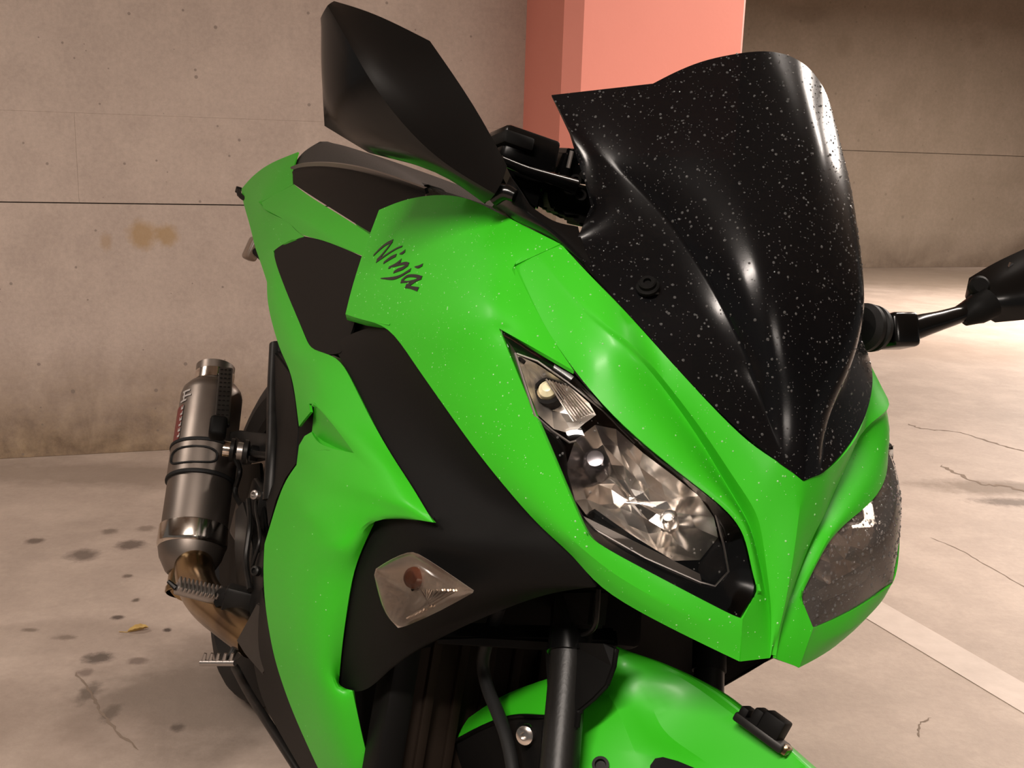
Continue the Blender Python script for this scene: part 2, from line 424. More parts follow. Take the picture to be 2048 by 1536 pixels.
# hairline cracks and the sawn joint: thin raised-dirt lines lying in the slab, parts of the floor
CRK = mat('crack dirt', (.20, .15, .115), .9)
def crack(pts, wd, seed):
    rnd = random.Random(seed); P = catmull(pts, 7); bm = bmesh.new(); last = None
    for i, p in enumerate(P):
        d = (P[min(i+1, len(P)-1)]-P[max(i-1, 0)]).normalized(); s = Vector((-d.y, d.x, 0))
        ww = wd*(.35+.9*rnd.random())*(1 if 0 < i < len(P)-1 else .1); j = s*wd*2.5*(rnd.random()-.5)
        cur = [bm.verts.new((p.x+j.x+s.x*ww, p.y+j.y+s.y*ww, .0006)), bm.verts.new((p.x+j.x-s.x*ww, p.y+j.y-s.y*ww, .0006))]
        if last: bm.faces.new([last[0], last[1], cur[1], cur[0]])
        last = cur
    bmesh.ops.recalc_face_normals(bm, faces=bm.faces[:])
    return from_bm('crack', bm, CRK, fl, False)
crack([(1.6522,4.3101,0.0000), (1.6979,4.2364,0.0000), (1.8260,4.1982,0.0000), (1.9126,4.0249,0.0000), (1.9856,3.9301,0.0000), (2.1786,3.7898,0.0000)], .006, 1)
crack([(1.5615,3.7212,0.0000), (1.5872,3.6048,0.0000), (1.6253,3.5074,0.0000), (1.7064,3.4777,0.0000), (1.7834,3.3553,0.0000)], .008, 2)
crack([(1.2414,2.9644,0.0000), (1.2917,2.8704,0.0000), (1.3232,2.7448,0.0000), (1.3641,2.5977,0.0000), (1.4249,2.3689,0.0000)], .0018, 3)
crack([(1.8106,5.0653,0.0000), (1.9316,4.9969,0.0000)], .006, 4)
crack([(0.8077,1.8592,0.0000), (0.8226,1.9053,0.0000), (0.8576,1.9355,0.0000)], .002, 5)
crack([(-0.8792,2.0033,0.0000), (-0.8177,1.9255,0.0000), (-0.7732,1.8613,0.0000), (-0.7267,1.8011,0.0000), (-0.6504,1.7298,0.0000)], .003, 6)
# white bay line
LINE = mat('line paint', (.56, .47, .41), .6, noise=(25, (.50, .415, .36), .35, .75), bump=(120, .2, .001))
d = (Vector((1.085, 2.025, 0))-Vector((.900, 2.455, 0))).normalized(); n = Vector((-d.y, d.x, 0))
c0 = Vector((.9, 2.455, 0)); bm = bmesh.new()
q = [c0-d*1.35-n*.052, c0-d*1.35+n*.052, c0+d*3.2+n*.052, c0+d*3.2-n*.052]
f = bm.faces.new([bm.verts.new((p.x, p.y, .0016)) for p in q]); r = bmesh.ops.extrude_face_region(bm, geom=[f])
for v in [e for e in r['geom'] if isinstance(e, bmesh.types.BMVert)]: v.co.z = 0
bmesh.ops.recalc_face_normals(bm, faces=bm.faces[:])
o = from_bm('trim_1', bm, LINE, None, False); o['kind'] = 'structure'; o['label'] = 'white painted parking bay line on the floor'; o['category'] = 'line'
# ceiling and its tube lamps (above the frame; they light the place and show in the gloss; the far wall one is added)
CEIL = concrete('ceiling concrete', (.30, .25, .21), (.26, .215, .18), (.33, .28, .235), pits=.4)
o = slab('ceiling', -7, 12, -5, 14, 2.6, 2.75, CEIL, None, 0); o['kind'] = 'structure'; o['label'] = 'bare concrete ceiling slab above the bays'; o['category'] = 'ceiling'
TUBE = mat('lamp tube', (.9, .85, .8), .4, emit=((1, .88, .76), 9))
TRAY = mat('lamp tray', (.55, .53, .5), .5)
for i, (lx, ly, lz, lr, lp) in enumerate(LAMPS):
    t = empty('ceiling_lamp'); t.location = (lx, ly, 2.6); t.rotation_euler = (0, 0, lr)
    t['label'] = ['tube lamp on the ceiling behind the viewpoint', 'tube lamp on the ceiling right of the motorcycle', 'tube lamp on the ceiling far behind the viewpoint', 'added unseen tube lamp on the ceiling that brightens the far wall', 'tube lamp on the ceiling beside the near wall', 'tube lamp on the ceiling straight above the motorcycle'][i]
    t['category'] = 'lamp'; t['group'] = 'ceiling tube lamps'
    box('tray', (0, 0, -.035), (1.28, .12, .07), TRAY, t, bev=.004)
    for s in (-1, 1): tube('tube', [(-.6, s*.03, -.095), (.6, s*.03, -.095)], .013, TUBE, t, 10, 1)
    for s in (-1, 1): box('end_cap', (s*.615, 0, -.095), (.03, .1, .05), TRAY, t, bev=.003)
# fallen leaf
LEAF = mat('dry yellow leaf', (.50, .33, .09), .6, noise=(60, (.30, .17, .05), .4, .7))
lf = empty('leaf'); lf.location = (-0.8161,2.1940,0.0000); lf.rotation_euler = (0, 0, .3)
lf['label'] = 'small curled yellow leaf lying on the floor left of the motorcycle'; lf['category'] = 'leaf'
bm = bmesh.new(); rows = []
for i in range(9):
    t = i/8; x = -.022+.044*t; hw = .011*math.sin(math.pi*min(1, t*.93+.05))**.8
    rows.append([bm.verts.new((x, hw*k, .002+abs(k)*hw*.9+.007*t*t+(.0015 if i % 2 and abs(k) == 1 else 0))) for k in (-1, -.5, 0, .5, 1)])
for a, b in zip(rows, rows[1:]):
    for k in range(4): bm.faces.new([a[k], a[k+1], b[k+1], b[k]])
from_bm('blade', bm, LEAF, lf, True)
tube('stem', [(-.022, 0, .002), (-.032, .002, .003), (-.040, .007, .0015)], .0009, LEAF, lf, 6, 4)
# ================================================================= THE MOTORCYCLE
ROOT = empty('motorcycle')
ROOT['label'] = 'green and black sport motorcycle leaning on its stand, wet with raindrops'
ROOT['category'] = 'motorcycle'
ROOT.matrix_world = Matrix.Translation((.025, .772, 0)) @ Matrix.Rotation(math.radians(180+23.85), 4, 'Z') @ Matrix.Rotation(math.radians(-15.15), 4, 'Y')
R = ROOT
# ---- windscreen (double bubble, dark smoke)
SCR_C = [(0,.028,.860),(0,.016,.896),(0,.003,.938),(0,-.013,.985),(0,-.034,1.038),(0,-.058,1.090),(0,-.086,1.140),(0,-.122,1.186),(0,-.160,1.2235)]
SCR_G = [(.018,.0235,.8665),(0.0360,-0.0119,0.9123),(0.0480,-0.0207,0.9349),(0.0620,-0.0355,0.9593),(0.0770,-0.0590,0.9869),(0.0940,-0.0997,1.0211),(0.1110,-0.1375,1.0482),(0.1380,-0.1783,1.0731),(0.1760,-0.2097,1.0957)]
SCR_E = [(.024,.021,.869),(0.0640,-0.0040,0.8881),(0.1010,-0.0312,0.9149),(0.1300,-0.0633,0.9406),(0.1470,-0.0868,0.9576),(0.1650,-0.1199,0.9760),(0.1700,-0.1546,0.9947),(0.1610,-0.1542,1.0337),(0.1745,-0.1879,1.0787)]
half = []
for i in range(9):
    c, gq, e = SCR_C[i], SCR_G[i], SCR_E[i]
    if i == 8:
        r = [c, (.030,-.1605,1.2185), (.060,-.168,1.2045), (.083,-.179,1.191), (.101,-.190,1.1745), (0.1140,-0.1975,1.1606), (0.1890,-0.2455,1.1270), gq, e]
    else:
        k = min(1, i/4)
        up = lambda p, a: off(p, (.30*a*k, .80*a*k, .5*a*k))
        r = [c]+[up(lerp(c, gq, t), a) for t, a in ((.2, .011), (.42, .021), (.62, .026), (.78, .024), (.90, .015), (.965, .006))]+[gq, e]
    half.append(r)
rows = [[mir(p) for p in r[:0:-1]]+r for r in half]
screen = cage('windscreen', [rows], SMOKE, R, .003, 2, ref=(0, .8, 1.3), angle=50, hard=[half[8][5], half[8][6], mir(half[8][5]), mir(half[8][6])],
    sharp=[[r[7] for r in half[2:]], [mir(r[7]) for r in half[2:]]])
screen['label'] = 'dark smoked double bubble windscreen'
drops(screen, 3600, screen, .0004, .0015, 3, out=(.3, .8, .6), lim=.15)
def bolt(p, n, r, name='screen_bolt', parent=R, m=BLACK):
    o = lathe(name, [(r*1.35, 0), (r*1.35, r*.35), (r*1.15, r*.5), (r, r*.5), (r, r*.95), (r*.82, r*1.1), (r*.45, r*1.1), (r*.42, r*.7), (0, r*.7)], p, n, m, parent, 20)
    return o
bolt((0.1260,-0.0851,0.9770), (.62, .5, .6), .0075, parent=screen)

# ---- upper cowl : brow above the lamps, valley, centre hood and nose
UO = [(0.2030,-0.1926,0.9638),(0.1930,-0.1244,0.9216),(0.1800,-0.0718,0.8943),(0.1550,-0.0364,0.8695),(0.1190,-0.0086,0.8490),(0.0810,0.0090,0.8324),(0.0580,0.0211,0.8209),(0.0430,0.0291,0.8075),(0.0320,0.0350,0.7829),(0.0230,0.0405,0.7659),(0.0375,0.0501,0.7439),(0.0310,0.0555,0.7105)]
UV = [(0.1905,-0.1771,0.9786),(0.1760,-0.0917,0.9399),(0.1500,-0.0464,0.9281),(0.1120,-0.0467,0.9058),(0.0800,-0.0168,0.8735),(0.0540,0.0032,0.8428),(0.0410,0.0170,0.8264),(0.0320,0.0240,0.8133),(0.0210,0.0311,0.7893),(0.0125,0.0394,0.7667),(0.0055,0.0446,0.7475),(0.0035,0.0564,0.7165)]
UI = [(0.1760,-0.1666,0.9937),(0.1630,-0.1173,0.9719),(0.1470,-0.0861,0.9564),(0.1190,-0.0506,0.9299),(0.0820,-0.0130,0.8986),(0.0470,0.0071,0.8762),(0.0240,0.0214,0.8694),(0,.0275,.8590),(0,.0435,.80),(0,.050,.765),(0,.0530,.742),(0,.053,.718)]
half = []; VIN = []; VD = []
DEP = [0, .001, .003, .004, .006, .008, .008, .006, .004, .003, .002, .0005]
for i in range(12):
    o_, v_, i_ = UO[i], UV[i], UI[i]; d = DEP[i]
    vd = off(v_, (-.6*d, -.9*d, -.6*d)); vi = off(lerp(v_, i_, .10), (.35*d*.5, .8*d*.5, .5*d*.5)); VIN.append(vi); VD.append(vd)
    mo = off(lerp(o_, v_, .45), (.0035, .004, .003) if 1 < i < 9 else (0, 0, 0))
    half.append([o_, mo, off(lerp(o_, vd, .9), (0, 0, 0)), vd, vi, off(lerp(vi, i_, .5), (.001, .001, .001) if i > 3 else (0, 0, 0)), i_])
gL = [[mir(p) for p in r] for r in half]
cowl = cage('upper_cowl', [half, gL], GREEN, R, .003, 2, ref=(0, 1.0, 1.1), angle=24, sharp=[VD[1:], VIN[1:], [mir(p) for p in VD[1:]], [mir(p) for p in VIN[1:]], [UI[7], UI[8], UI[9], UI[10], UI[11]]])
drops(cowl, 520, cowl, .0003, .0011, 5, m=DROPG, out=(.2, .7, .7), lim=.2)

# ---- side cowl : the shoulder with the script, strip beside and below the lamp
A = [[(0.2290,-0.5539,0.9825),(0.2250,-0.4874,1.0007),(0.2190,-0.4072,1.0135),(0.2110,-0.3371,1.0177),(0.2030,-0.2762,1.0096),(0.1890,-0.2111,1.0006),(0.1770,-0.1656,0.9935)],
     [(0.2370,-0.5345,0.9623),(0.2340,-0.4467,0.9718),(0.2300,-0.3602,0.9802),(0.2240,-0.3005,0.9843),(0.2170,-0.2544,0.9839),(0.2100,-0.2056,0.9752),(0.2040,-0.1897,0.9644)],
     [(0.2440,-0.5257,0.9231),(0.2410,-0.4265,0.9351),(0.2370,-0.3279,0.9447),(0.2320,-0.2664,0.9481),(0.2260,-0.2218,0.9478),(0.2200,-0.1914,0.9452),(0.2130,-0.1635,0.9401)],
     [(0.2500,-0.5107,0.8812),(0.2490,-0.3973,0.8950),(0.2450,-0.2973,0.9080),(0.2400,-0.2341,0.9152),(0.2340,-0.1915,0.9193),(0.2280,-0.1635,0.9205),(0.2215,-0.1476,0.9219)],
     [(0.2510,-0.5048,0.8559),(0.2510,-0.4380,0.8599),(0.2490,-0.3514,0.8696),(0.2450,-0.2578,0.8817),(0.2390,-0.2033,0.8889),(0.2310,-0.1681,0.8989),(0.2205,-0.1491,0.9079)]]
B = [[A[1][6], A[2][6], A[3][6], A[4][6]], [(0.1930,-0.1244,0.9216), (0.2000,-0.1236,0.9157), (0.2100,-0.1265,0.9111), A[4][6]], [(0.1800,-0.0718,0.8943), (0.1930,-0.0867,0.8983), (0.2090,-0.1111,0.9036), A[4][6]]]
HL = [A[4][6], (0.2160,-0.1156,0.8861), (0.2060,-0.0703,0.8536), (0.1940,-0.0409,0.8264), (0.1800,-0.0168,0.7993), (0.1680,-0.0014,0.7785), (0.1570,-0.0000,0.7726), (0.1270,0.0162,0.7648), (0.0860,0.0340,0.7548), (0.0440,0.0464,0.7441), (0.0375,0.0501,0.7439)]
SL = [A[4][2], (0.2410,-0.2770,0.8467), (0.2310,-0.2062,0.8253), (0.2190,-0.1392,0.8026), (0.2060,-0.0895,0.7857), (0.1840,-0.0443,0.7649), (0.1630,-0.0183,0.7551), (0.1410,-0.0063,0.7349), (0.1040,0.0228,0.7254), (0.0560,0.0450,0.7152), (0.0312,0.0546,0.7100)]
Cg = []
for i in range(1, 11):
    a, b = HL[i], SL[i]
    bul = .004 if i < 7 else .003
    Cg.append([b, off(lerp(b, a, .35), (bul, bul, 0)), off(lerp(b, a, .7), (bul, bul, 0)), a])
Cg = [[A[4][2], lerp(A[4][3], A[4][4], .4), A[4][5], A[4][6]]]+Cg
SC = [A, B, Cg]
Cg0 = [[A[4][2], A[4][3], A[4][4], A[4][5], A[4][6]]]
Cg2 = []
for i in range(1, 11):
    a, b = HL[i], SL[i]; bul = .004 if i < 6 else .0052 if i < 9 else .002 if i == 9 else 0
    Cg2.append([b]+[off(lerp(b, a, t), (bul*math.sin(math.pi*t), bul*math.sin(math.pi*t), 0)) for t in (.28, .55, .8)]+[a])
side, side_l = both('side_cowl', [A, B, Cg0+Cg2], GREEN, R, thick=.0035, lvl=2, angle=22, corner=40, sharp=[[r[2] for r in Cg2[4:9]]])
side['label'] = 'shoulder cowl with black script lettering'
drops(side, 900, side, .0003, .0010, 8, m=DROPG, out=(.7, .3, .7), lim=.2)
# return lip along the lower edge of the shoulder
both('cowl_lip', [[A[4][0], A[4][1], A[4][2]], [(0.2450,-0.5129,0.8487), (0.2430,-0.4413,0.8514), (0.2400,-0.3673,0.8634)], [(0.2250,-0.5671,0.8442), (0.2220,-0.4944,0.8499), (0.2200,-0.4222,0.8611)]], GREEN, R, thick=.002, lvl=1, ref=(.6, .2, .3))

# ---- script on the shoulder: brush strokes lying on the paint
def strokes(name, S_, target, m, lift=.0007, ref=REF):
    bv = BVHTree.FromPolygons([v.co for v in target.data.vertices], [p.vertices[:] for p in target.data.polygons])
    bm = bmesh.new()
    for pts, wd in S_:
        P = catmull(pts, 5); ws = catmull([(x, 0, 0) for x in wd], 5) if len(wd) == len(pts) else [Vector((wd[0], 0, 0))]*len(P)
        last = None
        for i, p in enumerate(P):
            dr = (Vector(ref)-p).normalized(); loc, nn, _, _ = bv.ray_cast(p+dr*.06, -dr)
            if loc is None: loc, nn, _, _ = bv.find_nearest(p)
            if nn.dot(Vector(ref)-loc) < 0: nn = -nn
            d = (P[min(i+1, len(P)-1)]-P[max(i-1, 0)]).normalized(); s = nn.cross(d).normalized()*ws[i].x*.62
            c = loc+nn*lift
            cur = [bm.verts.new(c+s), bm.verts.new(c-s), bm.verts.new(c+s-nn*lift), bm.verts.new(c-s-nn*lift)]
            if last:
                for k, l in ((0, 1), (1, 3), (3, 2), (2, 0)): bm.faces.new([last[k], last[l], cur[l], cur[k]])
            last = cur
    bmesh.ops.recalc_face_normals(bm, faces=bm.faces[:])
    return from_bm(name, bm, m, target, True, 40)
u = .0011
script = strokes('lettering', [
    ([(0.2370,-0.5010,0.9301),(0.2370,-0.4821,0.9404),(0.2360,-0.4681,0.9474),(0.2350,-0.4530,0.9526)], [.0018,.0030,.0032,.0034]),
    ([(0.2350,-0.4530,0.9526),(0.2360,-0.4608,0.9435),(0.2370,-0.4719,0.9333),(0.2380,-0.4815,0.9255)], [.0032,.0030,.0030,.0042]),
    ([(0.2380,-0.4815,0.9255),(0.2380,-0.4633,0.9317),(0.2370,-0.4450,0.9397),(0.2360,-0.4280,0.9464),(0.2350,-0.4162,0.9501)], [.0042,.0024,.0020,.0018,.0014]),
    ([(0.2370,-0.4221,0.9389),(0.2380,-0.4365,0.9336),(0.2390,-0.4516,0.9264)], [.0030,.0036,.0024]),
    ([(0.2350,-0.4027,0.9465),(0.2360,-0.4060,0.9437),(0.2360,-0.4149,0.9416)], [.0034,.0030,.0008]),
    ([(0.2370,-0.4015,0.9356),(0.2380,-0.4128,0.9296),(0.2390,-0.4299,0.9233)], [.0034,.0026,.0022]),
    ([(0.2390,-0.4146,0.9269),(0.2380,-0.3999,0.9311),(0.2370,-0.3847,0.9343),(0.2370,-0.3746,0.9344)], [.0018,.0024,.0028,.0026]),
    ([(0.2370,-0.3746,0.9344),(0.2380,-0.3870,0.9283),(0.2390,-0.3998,0.9242),(0.2390,-0.4094,0.9208)], [.0034,.0036,.0034,.0020]),
    ([(0.2370,-0.3640,0.9297),(0.2380,-0.3739,0.9250),(0.2390,-0.3840,0.9202),(0.2400,-0.4045,0.9145),(0.2410,-0.4415,0.9094)], [.0030,.0026,.0026,.0030,.0006]),
    ([(0.2350,-0.3382,0.9387),(0.2360,-0.3454,0.9355),(0.2370,-0.3544,0.9341)], [.0026,.0028,.0006]),
    ([(0.2360,-0.3282,0.9261),(0.2370,-0.3458,0.9256),(0.2390,-0.3636,0.9223),(0.2400,-0.3750,0.9151)], [.0030,.0026,.0026,.0034]),
    ([(0.2400,-0.3750,0.9151),(0.2390,-0.3637,0.9163),(0.2390,-0.3491,0.9188),(0.2380,-0.3380,0.9216),(0.2360,-0.3282,0.9261)], [.0034,.0016,.0018,.0024,.0032]),
    ([(0.2380,-0.3330,0.9234),(0.2390,-0.3445,0.9173),(0.2390,-0.3600,0.9120)], [.0028,.0030,.0036]),
    ([(0.2390,-0.3600,0.9120),(0.2390,-0.3443,0.9131),(0.2380,-0.3239,0.9141)], [.0030,.0024,.0036]),
], side, DECAL)
script['label'] = 'black brush script reading Ninja'

# ---- lamps
UH = [UO[2]]+UO[3:10]
LEDGE = mat('grey lamp trim', (.30, .265, .24), .35, .3)
SHIELD = mat('bulb shield', (.16, .15, .16), .22, .9)
HAZE = thin_glass('rain hazed lens', (.80, .77, .74), .06, 1.0, .09)
def headlight(sign):
    M = (lambda p: p) if sign > 0 else mir
    ref = Vector(M(REF))
    h = empty('headlight', R)
    mr = sign < 0
    # lens: upper rim to lower rim with a bulged middle
    up = [HL[0], lerp(HL[0], UO[2], .5), UO[2], UO[3], UO[4], UO[5], UO[6], UO[7], UO[8], UO[9]]
    lo = [HL[0], HL[1], HL[2], HL[3], HL[4], HL[5], HL[6], HL[7], HL[8], UO[10]]
    shrink = lambda p, c: lerp(p, c, .012)
    rowsA, rowsB = [], []
    for i in range(10):
        bl = .012*math.sin(math.pi*(i+.2)/9.4); n = (.62, .62, .48)
        up_, lo_ = off(up[i], (-.0012, -.0012, -.001)), off(lo[i], (-.0012, -.0012, -.001))
        m1 = off(lerp(up_, lo_, .3), tuple(c*bl*.85 for c in n)); m2 = off(lerp(up_, lo_, .7), tuple(c*bl*.85 for c in n))
        rowsA.append([up_, m1, m2, lo_])
        b = lambda p, dd: off(p, (-.62*dd, -.62*dd, -.48*dd))
        rowsB.append([b(up[i], .004), b(lerp(up[i], lo[i], .14), .011), b(lerp(up[i], lo[i], .86), .011), b(lo[i], .004)])
    ln = cage('lens', [rowsA], GLASS if sign > 0 else HAZE, h, 0, 2, mirrored=mr, angle=60)
    rd_ = drops(ln, 90 if sign > 0 else 1500, h, .0004, .0014 if sign > 0 else .0019, 31, out=(.3*sign, .8, .5), lim=-.5)
    rd_.name = 'raindrops'
    # black bezel ring : strip around, open in the middle
    inner = [(0.2227,-0.1010,0.8955),(0.2052,-0.0937,0.8929),(0.1782,-0.0796,0.8834),(0.1489,-0.0627,0.8697),(0.1220,-0.0440,0.8509),(0.0958,-0.0294,0.8396),(0.0663,-0.0121,0.8254),(0.0528,-0.0008,0.8120),(0.0468,0.0108,0.7929),(0.0426,0.0223,0.7730),(0.0532,0.0252,0.7598),(0.0696,0.0192,0.7606),(0.1103,0.0022,0.7667),(0.1571,-0.0205,0.7799),(0.1678,-0.0310,0.7935),(0.1780,-0.0468,0.8181),(0.1746,-0.0561,0.8388),(0.1887,-0.0630,0.8429),(0.2026,-0.0717,0.8509),(0.2120,-0.0846,0.8701)]
    outer = [up[0], up[1], up[2], up[3], lerp(up[3], up[4], .5), up[4], up[5], up[6], up[7], up[8], up[9], lo[9], lo[8], lerp(lo[7], lo[6], .5), lo[5], lo[4], lo[3], lerp(lo[3], lo[2], .35), lo[2], lo[1]]
    outer = [off(p, (-.0022, -.0022, -.0018)) for p in outer]
    outer = [outer[0], outer[1], outer[2], outer[3], outer[4], outer[5], outer[6], outer[7], outer[8], outer[9], outer[10], outer[11], lerp(outer[11], outer[12], .95), outer[13], outer[14], outer[15], outer[16], outer[17], outer[18], outer[19]]
    ring = [[p for p in outer]+[outer[0]], [lerp(o_, i_, .8) for o_, i_ in zip(outer, inner)]+[lerp(outer[0], inner[0], .8)], inner+[inner[0]]]
    deep = [off(p, (-.022, -.022, -.018)) for p in inner]
    ring.append(deep+[deep[0]])
    cage('bezel', [ring], GLOSS, h, 0, 1, mirrored=mr, angle=30, ref=REF)
    # housing behind, so nothing shows through
    back = [off(p, (-.05, -.055, -.02)) for p in outer]
    cc = tuple(sum(p[k] for p in back)/len(back) for k in range(3))
    cage('housing', [[outer+[outer[0]], back+[back[0]], [lerp(p, cc, .97) for p in back]+[lerp(back[0], cc, .97)]][0:3]], BLACK, h, 0, 0, mirrored=mr)
    # reflectors : facetted chrome bowls
    def bowl(name, rim, centre, rings, m=CHROME, power=2.0, jit=.0012, seed=1, facet=True):
        rnd = random.Random(seed); c = Vector(centre); bm = bmesh.new(); RG = []
        rim = [Vector(p) for p in rim]
        rc = sum(rim, Vector())/len(rim); ax = c-rc
        for k in range(rings+1):
            t = 1-k/(rings+.35)
            RG.append([bm.verts.new(Vector(M(tuple(rc+(p-rc)*t+ax*(1-t**power)+(Vector((rnd.uniform(-1, 1), rnd.uniform(-1, 1), rnd.uniform(-1, 1)))*jit if 0 < k else Vector()))))) for p in rim])
        n = len(rim)
        for a, b in zip(RG, RG[1:]):
            for k in range(n): bm.faces.new([a[k], a[(k+1) % n], b[(k+1) % n], b[k]])
        bm.faces.new(RG[-1])
        bmesh.ops.recalc_face_normals(bm, faces=bm.faces[:])
        return from_bm(name, bm, m, h, not facet)
    main = [(0.1681,-0.0591,0.8400),(0.1523,-0.0614,0.8554),(0.1349,-0.0560,0.8566),(0.1123,-0.0419,0.8440),(0.0869,-0.0276,0.8329),(0.0645,-0.0146,0.8222),(0.0518,-0.0036,0.8090),(0.0483,0.0047,0.7949),(0.0631,0.0096,0.7750),(0.0876,0.0043,0.7688),(0.1224,-0.0111,0.7755),(0.1531,-0.0258,0.7838),(0.1658,-0.0360,0.7955),(0.1743,-0.0501,0.8177)]
    bowl('reflector', main, (0.0970,-0.0586,0.7990), 4, seed=4, power=2.2, jit=.0022)
    floor_ = [(0.1605,-0.0293,0.7858),(0.1205,-0.0114,0.7774),(0.0856,0.0044,0.7699),(0.0630,0.0147,0.7648),(0.0652,0.0233,0.7602),(0.0953,0.0105,0.7650),(0.1318,-0.0055,0.7719),(0.1578,-0.0183,0.7797)]
    cage('reflector_ledge', [[floor_[0], floor_[1], floor_[2], floor_[3]], [floor_[7], floor_[6], floor_[5], floor_[4]]], LEDGE, h, .004, 1, mirrored=mr)
    cage('reflector_frame', [[(0.0483,0.0047,0.7949), (0.0441,0.0103,0.7866), (0.0403,0.0186,0.7727), (0.0506,0.0212,0.7603)], [(0.0578,0.0030,0.7731), (0.0594,0.0054,0.7672), (0.0585,0.0083,0.7619), (0.0576,0.0100,0.7592)]], GLOSS, h, .002, 1, mirrored=mr)
    small = [(0.2190,-0.1033,0.8932),(0.2031,-0.0965,0.8906),(0.1769,-0.0828,0.8812),(0.1580,-0.0712,0.8711),(0.1518,-0.0652,0.8633),(0.1606,-0.0640,0.8549),(0.1708,-0.0620,0.8439),(0.1855,-0.0672,0.8441),(0.1990,-0.0755,0.8515),(0.2084,-0.0876,0.8693)]
    bowl('position_reflector', small, (0.1777,-0.0965,0.8659), 3, m=CHROME2, seed=9, power=1.8, jit=.0015)
    # bulb shield, bulbs
    b0 = Vector(M((0.1389,-0.0606,0.8211))); nx = Vector(M((.62, .62, .48)))
    lathe('bulb', [(0, .020), (.007, .019), (.0105, .015), (.0115, .009), (.0115, -.006), (.008, -.016), (.0, -.016)], b0, nx, SHIELD, h, 24)
    b1 = Vector(M((0.0778,-0.0265,0.7949)))
    lathe('bulb', [(0, .012), (.005, .011), (.0075, .007), (.0075, -.01), (0, -.01)], b1, nx, CHROME, h, 20)
    b2 = Vector(M((0.1881,-0.0908,0.8709)))
    lathe('bulb_socket', [(.0125, -.012), (.0125, .001), (.0095, .002), (.0095, -.004), (0, -.004)], b2, nx, BLACK, h, 20)
    lathe('bulb', [(0, .008), (.004, .0075), (.0075, .004), (.0080, 0), (.0080, -.004), (0, -.004)], b2, nx, BULB, h, 20)
    # ribbed optic lines across the position lamp
    for k in range(8):
        t = k/7
        p = lerp((0.1963,-0.0847,0.8811), (0.1780,-0.0780,0.8803), t); q = lerp((0.1718,-0.0631,0.8547), (0.1566,-0.0628,0.8647), t)
        tube('optic_rib', [M(p), M(lerp(p, q, .5)), M(q)], .0008, CHROME, h, 6, 2)
    # chrome edge lines of the reflector frame
    if sign < 0: return h
    edge = [(0.2236,-0.0987,0.8949),(0.2129,-0.0827,0.8703),(0.2040,-0.0700,0.8511),(0.1897,-0.0611,0.8432),(0.1756,-0.0536,0.8380),(0.1704,-0.0531,0.8404)]
    tube('reflector_edge', [M(p) for p in edge], .0011, ALU, h, 6, 1)
    tube('reflector_edge', [M(p) for p in ((0.2223,-0.0982,0.8948),(0.2050,-0.0915,0.8934),(0.1792,-0.0775,0.8832),(0.1500,-0.0605,0.8692),(0.1223,-0.0417,0.8506))], .0009, ALU, h, 6, 1)
    tube('reflector_edge', [M(p) for p in ((0.1570,-0.0185,0.7806),(0.1116,0.0035,0.7679),(0.0668,0.0225,0.7605),(0.0546,0.0268,0.7604),(0.0436,0.0242,0.7732),(0.0482,0.0125,0.7934),(0.0541,0.0009,0.8124))], .0010, ALU, h, 6, 1)
    return h
near_lamp = headlight(1); far_lamp = headlight(-1); far_lamp['label'] = 'far headlight, its lens beaded with rain'

# ---- black inner cowl with the turn signal
I_L = [(0.2360,-0.5440,0.8042),(0.2380,-0.4670,0.7892),(0.2390,-0.3812,0.7720),(0.2390,-0.2972,0.7560),(0.2370,-0.2191,0.7426),(0.2330,-0.1457,0.7276)]
I_R = [off(p, (-.004, -.002, 0)) for p in [SL[0], SL[1], SL[2], SL[3], SL[4], lerp(SL[4], SL[5], .5)]]
g1 = []
for i in range(6):
    a, b = I_L[i], I_R[i]
    g1.append([a, off(lerp(a, b, .35), (-.003, -.003, 0)), off(lerp(a, b, .7), (-.006, -.005, 0)), b])
top_row = [(0.2320,-0.5919,0.8073), (0.2330,-0.5264,0.8319), (0.2330,-0.4518,0.8547), off(SL[0], (-.008, -.004, -.002))]
g1 = [top_row]+g1
IB = [(0.2430,-0.2535,0.6964),(0.2430,-0.2694,0.6873),(0.2430,-0.2743,0.6518),(0.2405,-0.2865,0.6180),(0.2340,-0.2923,0.5778),(0.2210,-0.3091,0.5237),(0.2085,-0.3239,0.4833)]
g2 = [[I_L[5], off(lerp(I_L[5], I_R[5], .35), (-.003, -.003, 0)), off(lerp(I_L[5], I_R[5], .7), (-.006, -.005, 0)), I_R[5]],
      [(0.2400,-0.2047,0.7092), (0.2310,-0.1231,0.7151), (0.2090,-0.0707,0.7377), off(lerp(SL[5], SL[6], .2), (-.004, -.002, 0))],
      [(0.2430,-0.2535,0.6964), (0.2340,-0.1413,0.6986), (0.2010,-0.0658,0.7274), off(SL[6], (-.003, -.002, 0))]]
